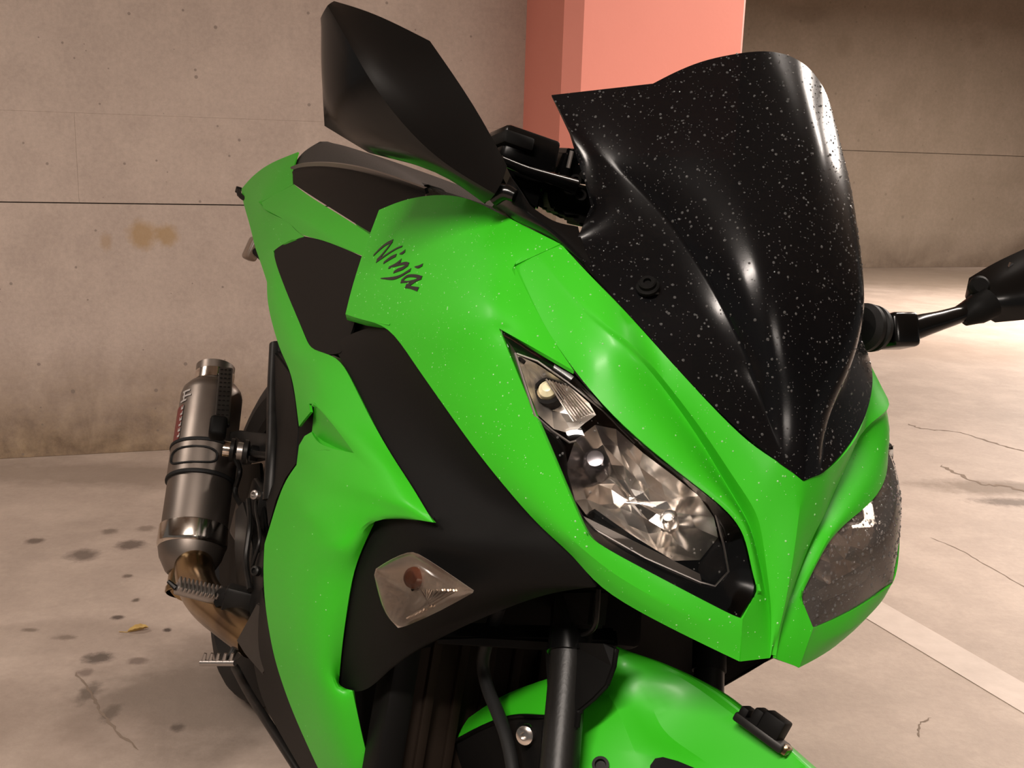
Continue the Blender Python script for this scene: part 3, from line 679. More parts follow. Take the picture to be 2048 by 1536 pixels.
g3 = [[(0.2430,-0.2535,0.6964), (0.2340,-0.1413,0.6986), (0.2010,-0.0658,0.7274), off(SL[6], (-.003, -.002, 0))],
      [(0.2430,-0.2706,0.6848), (0.2340,-0.1474,0.6891), (0.1940,-0.0643,0.7179), (0.1520,-0.0115,0.7451)],
      [(0.2425,-0.2756,0.6514), (0.2330,-0.1446,0.6738), (0.1890,-0.0674,0.7061), (0.1410,-0.0079,0.7346)],
      [(0.2400,-0.2878,0.6176), (0.2300,-0.1411,0.6590), (0.1810,-0.0808,0.6915), (0.1490,-0.0315,0.7217)],
      [(0.2340,-0.2923,0.5778), (0.2220,-0.1576,0.6336), (0.1740,-0.1052,0.6713), (0.1570,-0.0615,0.7029)],
      [(0.2210,-0.3091,0.5237), (0.2130,-0.2164,0.5801), (0.1910,-0.1515,0.6312), (0.1680,-0.1015,0.6708)],
      [(0.2130,-0.3188,0.4993), (0.2070,-0.2569,0.5402), (0.1980,-0.1880,0.5948), (0.1850,-0.1504,0.6265)],
      [(0.2075,-0.3245,0.4802), (0.1985,-0.2763,0.4982), (0.1965,-0.2445,0.5352), (0.1940,-0.2157,0.5676)]]
inner, inner_l = both('inner_cowl', [g1, g2, g3], BLACK, R, thick=.003, lvl=2, angle=30)
def signal(sign):
    M = (lambda p: p) if sign > 0 else mir
    t = empty('turn_signal', R); mr = sign < 0
    o_ = [(0.2491,-0.2077,0.6512),(0.2494,-0.2073,0.6573),(0.2454,-0.1872,0.6761),(0.2403,-0.1631,0.6927),(0.2380,-0.1531,0.6964),(0.2285,-0.1160,0.6975),(0.2160,-0.0676,0.6978),(0.2160,-0.0681,0.6954),(0.2225,-0.1008,0.6654),(0.2315,-0.1447,0.6291),(0.2340,-0.1564,0.6226),(0.2399,-0.1785,0.6249),(0.2448,-0.1945,0.6372)]
    m_ = [(0.2533,-0.1735,0.6605),(0.2535,-0.1734,0.6649),(0.2513,-0.1614,0.6781),(0.2474,-0.1431,0.6904),(0.2454,-0.1346,0.6935),(0.2379,-0.1046,0.6957),(0.2268,-0.0781,0.6935),(0.2268,-0.0788,0.6914),(0.2340,-0.0952,0.6738),(0.2406,-0.1280,0.6450),(0.2427,-0.1375,0.6401),(0.2467,-0.1525,0.6427),(0.2504,-0.1646,0.6505)]
    c = (0.2423,-0.1280,0.6710)
    cage('lens', [[o_+[o_[0]], m_+[m_[0]], [lerp(p, c, .93) for p in m_]+[lerp(m_[0], c, .93)]]], GLASS2, t, 0, 2, mirrored=mr, angle=60, corner=40)
    base = [off(p, (-.0005, -.0005, 0)) for p in o_]
    cR = (0.2321,-0.1508,0.6628)
    mid = [lerp(p, cR, .4) for p in o_]
    cc = cR
    cage('reflector', [[o_+[o_[0]], base+[base[0]], mid+[mid[0]], [lerp(p, cc, .9) for p in mid]+[lerp(mid[0], cc, .9)]]], MILKY, t, 0, 1, mirrored=mr, angle=25)
    for k in range(7):
        a_ = lerp(o_[6], cR, .30+.09*k); b_ = lerp(lerp(o_[9], o_[8], .15*k), cR, .25)
        tube('optic_rib', [M(off(a_, (.001, .001, 0))), M(off(b_, (.001, .001, 0)))], .0011, CHROME, t, 6, 1)
    lathe('bulb', [(0, .010), (.006, .0095), (.0095, .006), (.0105, 0), (.008, -.006), (0, -.006)], M((0.2326,-0.1499,0.6736)), M((.75, .6, .2)), AMBER, t, 20)
    return t
signal(1)

# ---- big side fairing (flank) from the knee down to the belly
flank = [
 [(0.2050,-1.1625,0.8172),(0.2070,-1.1400,0.8215),(0.2080,-1.1187,0.8259),(0.2070,-1.1049,0.8314),(0.2045,-1.0944,0.8369),(0.2030,-1.0885,0.8397)],
 [(0.2140,-1.0827,0.7904),(0.2170,-1.0461,0.7969),(0.2180,-1.0166,0.8037),(0.2170,-0.9941,0.8106),(0.2145,-0.9786,0.8168),(0.2130,-0.9609,0.8213)],
 [(0.2230,-0.9526,0.7653),(0.2270,-0.9104,0.7750),(0.2290,-0.8747,0.7838),(0.2280,-0.8465,0.7920),(0.2255,-0.8239,0.7979),(0.2245,-0.8064,0.8019)],
 [(0.2290,-0.8604,0.7509),(0.2340,-0.8114,0.7623),(0.2360,-0.7732,0.7721),(0.2350,-0.7480,0.7799),(0.2325,-0.7344,0.7859),(0.2310,-0.7212,0.7901)],
 [(0.2320,-0.8077,0.7455),(0.2380,-0.7541,0.7579),(0.2410,-0.7077,0.7680),(0.2400,-0.6795,0.7766),(0.2370,-0.6751,0.7822),(0.2350,-0.6646,0.7833)],
 [(0.2360,-0.7337,0.7381),(0.2430,-0.6711,0.7542),(0.2470,-0.6173,0.7681),(0.2480,-0.5780,0.7807),(0.2430,-0.5671,0.7905),(0.2380,-0.5353,0.8030)],
 [(0.2400,-0.6716,0.7217),(0.2480,-0.6098,0.7398),(0.2530,-0.5556,0.7545),(0.2540,-0.5128,0.7684),(0.2480,-0.4846,0.7808),(0.2400,-0.4562,0.7900)],
 [(0.2430,-0.6304,0.7079),(0.2500,-0.5841,0.7246),(0.2550,-0.5430,0.7362),(0.2570,-0.4801,0.7487),(0.2500,-0.4283,0.7610),(0.2410,-0.3754,0.7730)],
]
flank_b = [[(0.2430,-0.6304,0.7079),(0.2500,-0.5841,0.7246),(0.2550,-0.5430,0.7362)],[(0.2450,-0.5960,0.6956),(0.2510,-0.5595,0.7137),(0.2550,-0.5282,0.7298)]]
flank_c = [
 [(0.2550,-0.5430,0.7362),(0.2570,-0.4801,0.7487),(0.2500,-0.4283,0.7610),(0.2410,-0.3754,0.7730)],
 [(0.2560,-0.5206,0.7433),(0.2580,-0.4482,0.7445),(0.2520,-0.3740,0.7556),(0.2410,-0.3322,0.7648)],
 [(0.2580,-0.4139,0.7418),(0.2580,-0.3682,0.7449),(0.2520,-0.3178,0.7532),(0.2410,-0.2905,0.7575)],
 [(0.2570,-0.3303,0.7348),(0.2570,-0.3009,0.7396),(0.2520,-0.2550,0.7477),(0.2400,-0.2510,0.7505)],
 [(0.2570,-0.2984,0.7329),(0.2560,-0.2669,0.7358),(0.2500,-0.2255,0.7419),(0.2390,-0.2118,0.7446)],
 [(0.2570,-0.2667,0.7316),(0.2550,-0.2319,0.7306),(0.2490,-0.1895,0.7340),(0.2370,-0.1749,0.7369)],
 [(0.2580,-0.2413,0.7206),(0.2540,-0.2022,0.7241),(0.2460,-0.1627,0.7296),(0.2350,-0.1402,0.7292)],
]
flank_d = [
 [(0.2470,-0.5301,0.7057),(0.2520,-0.4853,0.7046),(0.2560,-0.4151,0.7158),(0.2570,-0.3303,0.7348),(0.2570,-0.2984,0.7329)],
 [(0.2470,-0.5546,0.6939),(0.2530,-0.5069,0.6884),(0.2590,-0.4014,0.7094),(0.2600,-0.3260,0.7253),(0.2570,-0.2667,0.7316)],
 [(0.2480,-0.5639,0.6789),(0.2560,-0.4756,0.6877),(0.2620,-0.3812,0.7012),(0.2620,-0.2980,0.7137),(0.2580,-0.2413,0.7206)],
 [(0.2490,-0.5494,0.6578),(0.2580,-0.4631,0.6747),(0.2640,-0.3621,0.6944),(0.2620,-0.2761,0.7102),(0.2540,-0.2022,0.7241)],
 [(0.2500,-0.5762,0.6299),(0.2610,-0.4607,0.6520),(0.2650,-0.3526,0.6806),(0.2590,-0.2549,0.7053),(0.2460,-0.1627,0.7296)],
 [(0.2510,-0.5843,0.6000),(0.2680,-0.4150,0.6516),(0.2670,-0.3346,0.6687),(0.2575,-0.2393,0.7016),(0.2350,-0.1402,0.7292)],
 [(0.2520,-0.5845,0.5658),(0.2710,-0.3503,0.6427),(0.2660,-0.3047,0.6560),(0.2590,-0.2668,0.6759),(0.2460,-0.2457,0.6987)],
 [(0.2520,-0.5881,0.5403),(0.2640,-0.4193,0.5954),(0.2710,-0.3071,0.6431),(0.2620,-0.2560,0.6566),(0.2445,-0.2703,0.6531)],
 [(0.2510,-0.5683,0.5132),(0.2630,-0.4196,0.5693),(0.2640,-0.3335,0.6045),(0.2560,-0.2928,0.6206),(0.2425,-0.2802,0.6209)],
 [(0.2470,-0.5422,0.4846),(0.2590,-0.4068,0.5382),(0.2590,-0.3316,0.5669),(0.2500,-0.2952,0.5803),(0.2360,-0.2860,0.5809)],
 [(0.2410,-0.5158,0.4600),(0.2520,-0.3950,0.5097),(0.2520,-0.3280,0.5367),(0.2430,-0.3001,0.5464),(0.2270,-0.2976,0.5409)],
 [(0.2320,-0.4924,0.4326),(0.2420,-0.3835,0.4786),(0.2410,-0.3220,0.5016),(0.2290,-0.3090,0.5000),(0.2100,-0.3197,0.4848)],
 [(0.2190,-0.4586,0.4067),(0.2280,-0.3681,0.4505),(0.2270,-0.3189,0.4747),(0.2180,-0.2971,0.4860),(0.2050,-0.2911,0.4951)],
 [(0.2060,-0.4324,0.3857),(0.2140,-0.3537,0.4275),(0.2130,-0.3110,0.4518),(0.2050,-0.2910,0.4642),(0.1930,-0.2873,0.4692)],
 [(0.1900,-0.4060,0.3633),(0.1970,-0.3425,0.4002),(0.1960,-0.3042,0.4231),(0.1880,-0.2898,0.4328),(0.1780,-0.2863,0.4376)],
 [(0.1720,-0.3892,0.3387),(0.1780,-0.3360,0.3701),(0.1770,-0.3017,0.3917),(0.1700,-0.2877,0.4014),(0.1620,-0.2813,0.4067)],
 [(0.1400,-0.3678,0.2998),(0.1460,-0.3225,0.3285),(0.1450,-0.2959,0.3479),(0.1400,-0.2835,0.3582),(0.1320,-0.2800,0.3629)]]
fairing, fairing_l = both('side_fairing', [flank, flank_b, flank_c, flank_d], GREEN, R, thick=.003, lvl=2, angle=30,
    sharp=[[flank_d[5][1], flank_d[6][1], flank_d[7][2], flank_d[7][3]]])
# vent scoop: green inner walls and dark throat
both('vent', [[flank_c[1][0], flank_c[2][0], flank_c[3][0]], [(0.2400,-0.5630,0.7188), (0.2440,-0.4854,0.7158), (0.2540,-0.3440,0.7298)], [(0.2360,-0.5664,0.6993), (0.2400,-0.5104,0.7010), (0.2520,-0.3556,0.7262)]], GREEN, R, thick=.002, lvl=1, angle=20)
both('vent_floor', [[(0.2360,-0.5664,0.6993), (0.2400,-0.5104,0.7010), (0.2545,-0.3394,0.7310)], [(0.2525,-0.5120,0.6840), (0.2545,-0.4762,0.6963), (0.2565,-0.4213,0.7128)]], GREEN, R, thick=.002, lvl=1, angle=20)
both('vent_throat', [[(0.2360,-0.6261,0.6873), (0.2380,-0.5996,0.7073), (0.2400,-0.5719,0.7295)], [(0.2250,-0.6404,0.6520), (0.2270,-0.6140,0.6727), (0.2290,-0.5859,0.6954)]], BLACK, R, thick=.002, lvl=1)

# ---- tail cowl and black knee pad
tail = [
 [(0.1200,-1.5716,1.0637),(0.1380,-1.4989,1.0207),(0.1500,-1.4056,0.9950),(0.1500,-1.3938,0.9926)],
 [(0.1350,-1.7103,1.0360),(0.1520,-1.5660,1.0034),(0.1630,-1.4677,0.9708),(0.1580,-1.4585,0.9799)],
 [(0.1400,-1.8123,1.0128),(0.1580,-1.6479,0.9807),(0.1700,-1.5077,0.9531),(0.1670,-1.4974,0.9618)],
 [(0.1430,-1.9044,0.9844),(0.1620,-1.7058,0.9520),(0.1740,-1.5544,0.9385),(0.1720,-1.5345,0.9446)]]
tail_a = [
 [(0.1200,-1.5716,1.0637),(0.1380,-1.4989,1.0207),(0.1500,-1.4045,0.9940)],
 [(0.1330,-1.7205,1.0362),(0.1520,-1.5685,1.0055),(0.1630,-1.4700,0.9687)],
 [(0.1380,-1.8229,1.0130),(0.1580,-1.6426,0.9809),(0.1720,-1.5673,0.9403)],
 [(0.1420,-1.9100,0.9844),(0.1620,-1.6974,0.9502),(0.1760,-1.4956,0.9305)],
 [(0.1450,-1.9637,0.9564),(0.1660,-1.6541,0.9208),(0.1800,-1.3605,0.9274)],
 [(0.1500,-1.8968,0.9345),(0.1720,-1.5317,0.8964),(0.1820,-1.2294,0.9277)],
 [(0.1600,-1.6818,0.8903),(0.1800,-1.3854,0.8770),(0.1850,-1.1712,0.9217)],
 [(0.1700,-1.5330,0.8599),(0.1870,-1.2870,0.8658),(0.1870,-1.1242,0.9165)],
 [(0.1740,-1.4833,0.8514),(0.1875,-1.2898,0.8625),(0.1905,-1.0417,0.9138)],
 [(0.1780,-1.4314,0.8447),(0.1890,-1.2837,0.8600),(0.1890,-1.1819,0.8900)],
 [(0.1870,-1.3345,0.8345),(0.1940,-1.2570,0.8513),(0.1940,-1.2199,0.8693)],
 [(0.2050,-1.1625,0.8172),(0.2080,-1.1187,0.8259),(0.2030,-1.0885,0.8397)]]
tc, tc_l = both('tail_cowl', [tail_a], GREEN, R, thick=.003, lvl=2, angle=40)
sidec = [
 [(0.1500,-1.4013,0.9952),(0.1510,-1.3956,0.9942),(0.1630,-1.4700,0.9687),(0.1720,-1.5622,0.9407)],
 [(0.1600,-1.2365,0.9820),(0.1660,-1.2656,0.9693),(0.1720,-1.3586,0.9482),(0.1725,-1.5532,0.9401)],
 [(0.1680,-1.0884,0.9730),(0.1780,-1.1230,0.9557),(0.1820,-1.1981,0.9474),(0.1765,-1.4882,0.9309)],
 [(0.1760,-0.9499,0.9655),(0.1870,-0.9874,0.9500),(0.1900,-1.0619,0.9399),(0.1825,-1.2232,0.9280)],
 [(0.1860,-0.8035,0.9574),(0.1940,-0.8649,0.9433),(0.1960,-0.9541,0.9342),(0.1880,-1.1164,0.9169)],
 [(0.1970,-0.6652,0.9498),(0.2010,-0.7422,0.9358),(0.2000,-0.8643,0.9273),(0.1910,-1.0396,0.9138)],
 [(0.2030,-0.6001,0.9446),(0.2060,-0.6442,0.9294),(0.2050,-0.7421,0.9235),(0.1980,-0.8965,0.9209)],
 [(0.2080,-0.5475,0.9392),(0.2100,-0.5720,0.9266),(0.2100,-0.6348,0.9215),(0.2060,-0.7099,0.9210)]]
both('side_cover', [sidec], GREEN, R, thick=.003, lvl=2, angle=22, sharp=[[r[2] for r in sidec]])
knee = [
 [(0.1900,-1.0437,0.9137),(0.1960,-0.9071,0.9204),(0.2030,-0.7608,0.9214),(0.2090,-0.6494,0.9207),(0.2120,-0.5927,0.9205)],
 [(0.1890,-1.1819,0.8900),(0.2000,-0.9384,0.8917),(0.2070,-0.7609,0.8952),(0.2130,-0.6396,0.9049),(0.2160,-0.5766,0.9055)],
 [(0.1940,-1.2238,0.8689),(0.2070,-0.9436,0.8614),(0.2130,-0.7537,0.8695),(0.2190,-0.6120,0.8807),(0.2220,-0.5560,0.8815)],
 [(0.2000,-1.1563,0.8523),(0.2130,-0.8864,0.8400),(0.2190,-0.7096,0.8496),(0.2240,-0.5854,0.8594),(0.2260,-0.5435,0.8592)],
 [(0.2120,-0.9813,0.8252),(0.2210,-0.7901,0.8224),(0.2260,-0.6602,0.8283),(0.2290,-0.5647,0.8373),(0.2300,-0.5305,0.8368)],
 [(0.2240,-0.8083,0.8016),(0.2290,-0.7048,0.8027),(0.2320,-0.6158,0.8081),(0.2340,-0.5471,0.8141),(0.2340,-0.5287,0.8145)],
 [(0.2305,-0.7224,0.7893),(0.2345,-0.6670,0.7836),(0.2360,-0.6219,0.7861),(0.2370,-0.5552,0.7999),(0.2360,-0.5361,0.8058)]]
kp, _ = both('knee_pad', [knee], BLACK, R, thick=.003, lvl=2, angle=40)
kp['label'] = 'matt black knee panel'

# ---- seat: glossy side panel and textured pad, tank behind the shoulder
seat = [
 [(0.1280,-1.5455,1.0218),(0.1180,-1.5841,1.0415),(0.1080,-1.5828,1.0691),(0.0800,-1.5756,1.0980),(0.0200,-1.7620,1.1138)],
 [(0.1300,-1.4745,1.0332),(0.1220,-1.4748,1.0509),(0.1050,-1.4858,1.0762),(0.0750,-1.4781,1.0998),(0.0100,-1.6407,1.1106)],
 [(0.1400,-1.2167,1.0409),(0.1300,-1.2534,1.0566),(0.1120,-1.2957,1.0740),(0.0800,-1.3082,1.0891),(-0.0000,-1.5444,1.1001)],
 [(0.1500,-0.9645,1.0376),(0.1380,-1.0126,1.0508),(0.1150,-1.0814,1.0657),(0.0800,-1.1394,1.0745),(0.0000,-1.3777,1.0857)],
 [(0.1550,-0.7829,1.0301),(0.1420,-0.8280,1.0407),(0.1200,-0.8915,1.0523),(0.0800,-0.9899,1.0604),(0.0000,-1.2240,1.0714)],
 [(0.1600,-0.6069,1.0186),(0.1500,-0.6401,1.0248),(0.1250,-0.7201,1.0318),(0.0800,-0.8530,1.0392),(0.0000,-1.0886,1.0518)]]
sgrid = [r+[mir(p) for p in r[:-1][::-1]] for r in seat]
st = cage('seat', [[[Vector(p) for p in r] for r in sgrid]], SEATV, R, .01, 2, ref=(0, -.9, 2), angle=50)
st['label'] = 'grained dark seat pad'
sp_ = [
 [(0.1360,-1.5139,1.0217),(0.1460,-1.4438,1.0124),(0.1490,-1.4211,1.0045),(0.1500,-1.4013,0.9952)],
 [(0.1360,-1.4473,1.0323),(0.1510,-1.3369,1.0154),(0.1580,-1.2626,0.9979),(0.1600,-1.2309,0.9842)],
 [(0.1460,-1.1923,1.0400),(0.1620,-1.1231,1.0168),(0.1690,-1.0857,0.9908),(0.1680,-1.0835,0.9750)],
 [(0.1570,-0.9392,1.0366),(0.1740,-0.8796,1.0126),(0.1810,-0.8461,0.9860),(0.1860,-0.8023,0.9590)],
 [(0.1630,-0.7563,1.0283),(0.1850,-0.6778,1.0047),(0.1920,-0.6656,0.9780),(0.1970,-0.6620,0.9514)],
 [(0.1680,-0.5801,1.0179),(0.1900,-0.5271,1.0013),(0.2000,-0.5230,0.9745),(0.2060,-0.5308,0.9477)]]
both('seat_side_panel', [sp_], SEATP, R, thick=.004, lvl=2, angle=50)
both('seat_trim', [[sp_[0][0], sp_[1][0], sp_[2][0], sp_[3][0], sp_[4][0], sp_[5][0]], [off(p, (.004, 0, .006)) for p in (sp_[0][0], sp_[1][0], sp_[2][0], sp_[3][0], sp_[4][0], sp_[5][0])]], GLOSS, R, thick=.004, lvl=2)
# tail lamp peg and rear indicator lens behind the tail
box('tail_lamp', (0.1420,-2.0176,0.9519), (.012, .02, .016), BLACK, R)
box('rear_turn_signal', (0.1200,-1.7798,0.8331), (.028, .05, .055), SMLENS, R, ax=((1, 0, .2), (0, 1, .1)), bev=.008, seg=3)
tube('lamp_stalk', [(0.1420,-2.0176,0.9519), lerp((0.1420,-2.0176,0.9519), (0.1500,-1.9126,0.9408), 1.2), (.12, -1.70, .93)], .006, BLACK, R, 8, 3)
tube('indicator_stalk', [(0.1200,-1.7798,0.8331), (.10, -1.60, .82), (.06, -1.50, .88)], .008, BLACK, R, 8, 3)
# fuel tank (mostly hidden by the shoulder)
tank = [[(0, -.52, .965), (.08, -.53, .955), (.15, -.55, .90), (.16, -.56, .80)], [(0, -.60, .975), (.09, -.61, .965), (.17, -.63, .90), (.17, -.64, .80)],
        [(0, -.75, .955), (.08, -.76, .945), (.15, -.78, .88), (.15, -.78, .78)], [(0, -.88, .90), (.05, -.88, .89), (.09, -.89, .84), (.10, -.89, .76)]]
cage('fuel_tank', [[r+[mir(p) for p in r[:0:-1]][::1][::-1][::-1] if False else [mir(p) for p in r[:0:-1]]+r for r in tank]], GREEN, R, .004, 2, ref=(0, -.4, 2), angle=50)
# ---- mirrors
def mirror_shell(name, rows, parent, **k):
    return cage(name, [rows], GLOSS, parent, .010, 2, angle=40, corner=14, crease=.82, **k)
mr = empty('mirror', R); mr['label'] = 'near mirror seen from its black back'
ridge = [(0.3971,-0.3180,1.1454),(0.3783,-0.2760,1.1133),(0.3564,-0.2560,1.0849),(0.3248,-0.2450,1.0586),(0.2802,-0.2400,1.0344),(0.2275,-0.2220,1.0219)]
mrows = [
 [(0.3887,-0.3350,1.1543),(0.3658,-0.3250,1.1544),(0.3412,-0.3150,1.1522),(0.3008,-0.2980,1.1440),(0.2504,-0.2700,1.0975),(0.2158,-0.2400,1.0510)],
 [(0.3939,-0.3230,1.1493),(0.3717,-0.3020,1.1339),(0.3474,-0.2870,1.1181),(0.3122,-0.2700,1.0998),(0.2650,-0.2520,1.0644),(0.2199,-0.2300,1.0359)],
 ridge,
 [(0.3975,-0.3250,1.1409),(0.3842,-0.3050,1.1078),(0.3651,-0.2870,1.0615),(0.3293,-0.2680,1.0419),(0.2766,-0.2500,1.0314),(0.2266,-0.2320,1.0158)],
 [(0.3965,-0.3370,1.1358),(0.3895,-0.3360,1.1023),(0.3724,-0.3360,1.0523),(0.3281,-0.3120,1.0297),(0.2682,-0.2720,1.0307),(0.2275,-0.2420,1.0121)],
 [(0.3910,-0.3520,1.1363),(0.3840,-0.3520,1.1022),(0.3645,-0.3520,1.0432),(0.3213,-0.3300,1.0299),(0.2624,-0.2850,1.0309),(0.2222,-0.2520,1.0119)]]
mirror_shell('shell', mrows, mr, sharp=[ridge])
mg = [off(lerp(p, (.29, -.30, 1.10), .16), (-.004, -.016, 0)) for p in (mrows[0][0], mrows[0][2], mrows[0][3], mrows[0][4], mrows[5][4], mrows[5][3], mrows[5][2], mrows[5][1])]
plate('mirror_glass', mg, .002, MIRRORG, mr, 0, ref=(.4, -2, 1.1))
tube('arm', [(0.2185,-0.2450,1.0182), (0.2134,-0.2360,1.0269), (0.2050,-0.2280,1.0260)], [.007, .008, .006], GLOSS, mr, 12, 4)
cov = [
 [(0.2050,-0.2522,1.0440),(0.2020,-0.2274,1.0326),(0.1970,-0.2082,1.0200),(0.1900,-0.1924,1.0155),(0.1820,-0.1768,1.0106),(0.1660,-0.1634,1.0128)],
 [(0.2080,-0.2480,1.0336),(0.2060,-0.2278,1.0219),(0.2000,-0.2058,1.0108),(0.1920,-0.1850,1.0072),(0.1820,-0.1679,1.0030),(0.1660,-0.1453,0.9976)],
 [(0.2060,-0.2603,1.0237),(0.2035,-0.2461,1.0127),(0.1970,-0.2190,1.0040),(0.1880,-0.1915,1.0012),(0.1800,-0.1652,0.9974),(0.1600,-0.1203,0.9772)],
 [(0.2005,-0.2855,1.0127),(0.1960,-0.2655,1.0074),(0.1920,-0.2407,1.0026),(0.1845,-0.2032,0.9996),(0.1755,-0.1679,0.9942),(0.1450,-0.0902,0.9576)]]
both('mirror_mount', [cov], GLOSS, R, thick=.004, lvl=2, angle=35)
fm = empty('mirror', R); fm['label'] = 'far mirror on its short bare arm'
ax = (-1, -.12, .1)
lathe('rubber_boot', [(.0, -.014), (.021, -.014), (.0255, -.008), (.0255, -.003), (.0225, -.001), (.0225, .002), (.025, .004), (.024, .010), (.018, .016), (0, .016)], (-0.1970,-0.1653,1.0011), ax, RUBBER, fm, 30)
kn = (-0.2360,-0.1652,1.0068)
box('knuckle', kn, (.034, .036, .037), GLOSS, fm, ax=((-1, .1, .25), (.15, 1, .3)), bev=.006, seg=3)
tube('arm', [(-0.2440,-0.1646,1.0076), (-0.2620,-0.1621,1.0188), (-0.2860,-0.1610,1.0307), (-0.3120,-0.1630,1.0432), (-0.3300,-0.1616,1.0556)], [.0125, .0115, .0095, .0085, .012], GLOSS, fm, 16, 5, flat=1.15)
tube('pivot', [(-0.3180,-0.1615,1.0386), (-0.3280,-0.1582,1.0516), (-0.3420,-0.1561,1.0644)], [.008, .016, .018], BLACK, fm, 14, 3)
frow = [
 [(-0.3350,-0.1845,1.0664),(-0.3380,-0.1900,1.0872),(-0.3600,-0.1823,1.1121),(-0.3880,-0.1747,1.1352),(-0.4200,-0.1627,1.1633),(-0.4450,-0.1522,1.1802)],
 [(-0.3300,-0.1783,1.0638),(-0.3280,-0.1711,1.0764),(-0.3450,-0.1577,1.0909),(-0.3720,-0.1507,1.1070),(-0.4050,-0.1379,1.1283),(-0.4350,-0.1287,1.1455)],
 [(-0.3300,-0.1761,1.0619),(-0.3280,-0.1630,1.0634),(-0.3450,-0.1460,1.0666),(-0.3720,-0.1392,1.0775),(-0.4050,-0.1245,1.0933),(-0.4350,-0.1144,1.1105)],
 [(-0.3350,-0.1774,1.0594),(-0.3380,-0.1656,1.0517),(-0.3550,-0.1516,1.0460),(-0.3850,-0.1418,1.0575),(-0.4180,-0.1264,1.0723),(-0.4420,-0.1127,1.0858)]]
cage('shell', [frow], GLOSS, fm, .014, 2, angle=40)
lathe('pivot_cap', [(.011, -.004), (.011, .003), (.008, .006), (0, .006)], (-0.3300,-0.1656,1.0793), (.5, .8, .2), BLACK, fm, 20)
box('mirror_glass', off((-0.4000,-0.1491,1.1000), (0, -.018, 0)), (.07, .002, .03), MIRRORG, fm, bev=0)

# ---- handlebar, right side (seen between mirror and screen)
hb = empty('handlebar', R)
e1 = Vector((0.1303,-0.3450,1.0897))-Vector((0.1936,-0.3450,1.0896))
box('switch_housing', (0.1598,-0.3450,1.0777), (.064, .05, .036), GLOSS, hb, ax=(e1, (0, 1, .2)), bev=.005, seg=2)
box('switch_cap', (0.1792,-0.3350,1.0815), (.034, .046, .014), BLACK, hb, ax=(e1, (0, 1, .2)), bev=.003)
box('kill_switch', (0.1694,-0.3450,1.0949), (.019, .022, .006), RED, hb, ax=(e1, (0, 1, .2)), bev=.002)
tube('brake_lever', [(0.2047,-0.2850,1.0587), (0.1772,-0.2850,1.0567), (0.1476,-0.2870,1.0571), (0.1169,-0.2920,1.0574)], [.0045, .005, .006, .008], GLOSS, hb, 10, 4)
plate('master_cylinder', [(0.1914,-0.3000,1.0571), (0.1529,-0.3000,1.0570), (0.1217,-0.3000,1.0577), (0.1231,-0.3000,1.0489), (0.1359,-0.3000,1.0442), (0.1449,-0.3000,1.0427), (0.1437,-0.3000,1.0222), (0.1557,-0.3000,1.0252), (0.1744,-0.3000,1.0406)], .03, GLOSS, hb, .003)
plate('bar_clamp', [(0.1372,-0.3100,1.0528), (0.1167,-0.3100,1.0618), (0.0928,-0.3100,1.0633), (0.0667,-0.3100,1.0600), (0.0587,-0.3100,1.0362), (0.0725,-0.3100,1.0227), (0.0909,-0.3100,1.0220), (0.0943,-0.3100,1.0286), (0.1092,-0.3100,1.0256), (0.1139,-0.3100,1.0286), (0.1234,-0.3100,1.0281), (0.1315,-0.3100,1.0386)], .035, DARKM, hb, .003)
plate('reservoir', [(0.1244,-0.3300,1.0704), (0.1208,-0.3300,1.0763), (0.1190,-0.3300,1.0934), (0.1104,-0.3300,1.0992), (0.0766,-0.3300,1.0952), (0.0651,-0.3300,1.0702), (0.1034,-0.3300,1.0625), (0.1201,-0.3300,1.0647)], .03, GLOSS, hb, .004)
tube('hose_clip', [(0.1153,-0.3220,1.0936), (0.1144,-0.3220,1.0758)], .0022, ALU, hb, 8, 1)
for pc in ((0.1143,-0.2980,1.0630), (0.1049,-0.2980,1.0710), (0.1041,-0.2980,1.0502)): lathe('clamp_bolt', [(.006, -.004), (.006, .004), (.0035, .004), (.0035, .001), (0, .001)], pc, (.3, .9, .3), DARKM, hb, 14)
tube('bar', [(.10, -.33, 1.035), (.20, -.355, 1.055), (.29, -.375, 1.06)], .011, BLACK, hb, 12, 4)
lathe('throttle_grip', [(0, 0), (.016, 0), (.016, .06), (.018, .064), (.018, .07), (0, .07)], (.24, -.36, 1.06), (1, -.3, 0), RUBBER, hb, 20)
# instrument binnacle behind the screen
box('instrument_cluster', (0, -.13, .985), (.19, .05, .09), BLACK, R, ax=((1, 0, 0), (0, .6, .8)), bev=.012, seg=3)
box('screen_bracket', (0.1150,-0.1762,0.9814), (.035, .03, .035), BLACK, R, ax=((1, -1, 0), (1, 1, .6)), bev=.008, seg=3)
tube('fairing_stay', [(.11, -.12, .95), (.10, -.2, .94), (0, -.25, .93), (-.10, -.2, .94), (-.11, -.12, .95)], .009, BLACK, R, 10, 5)

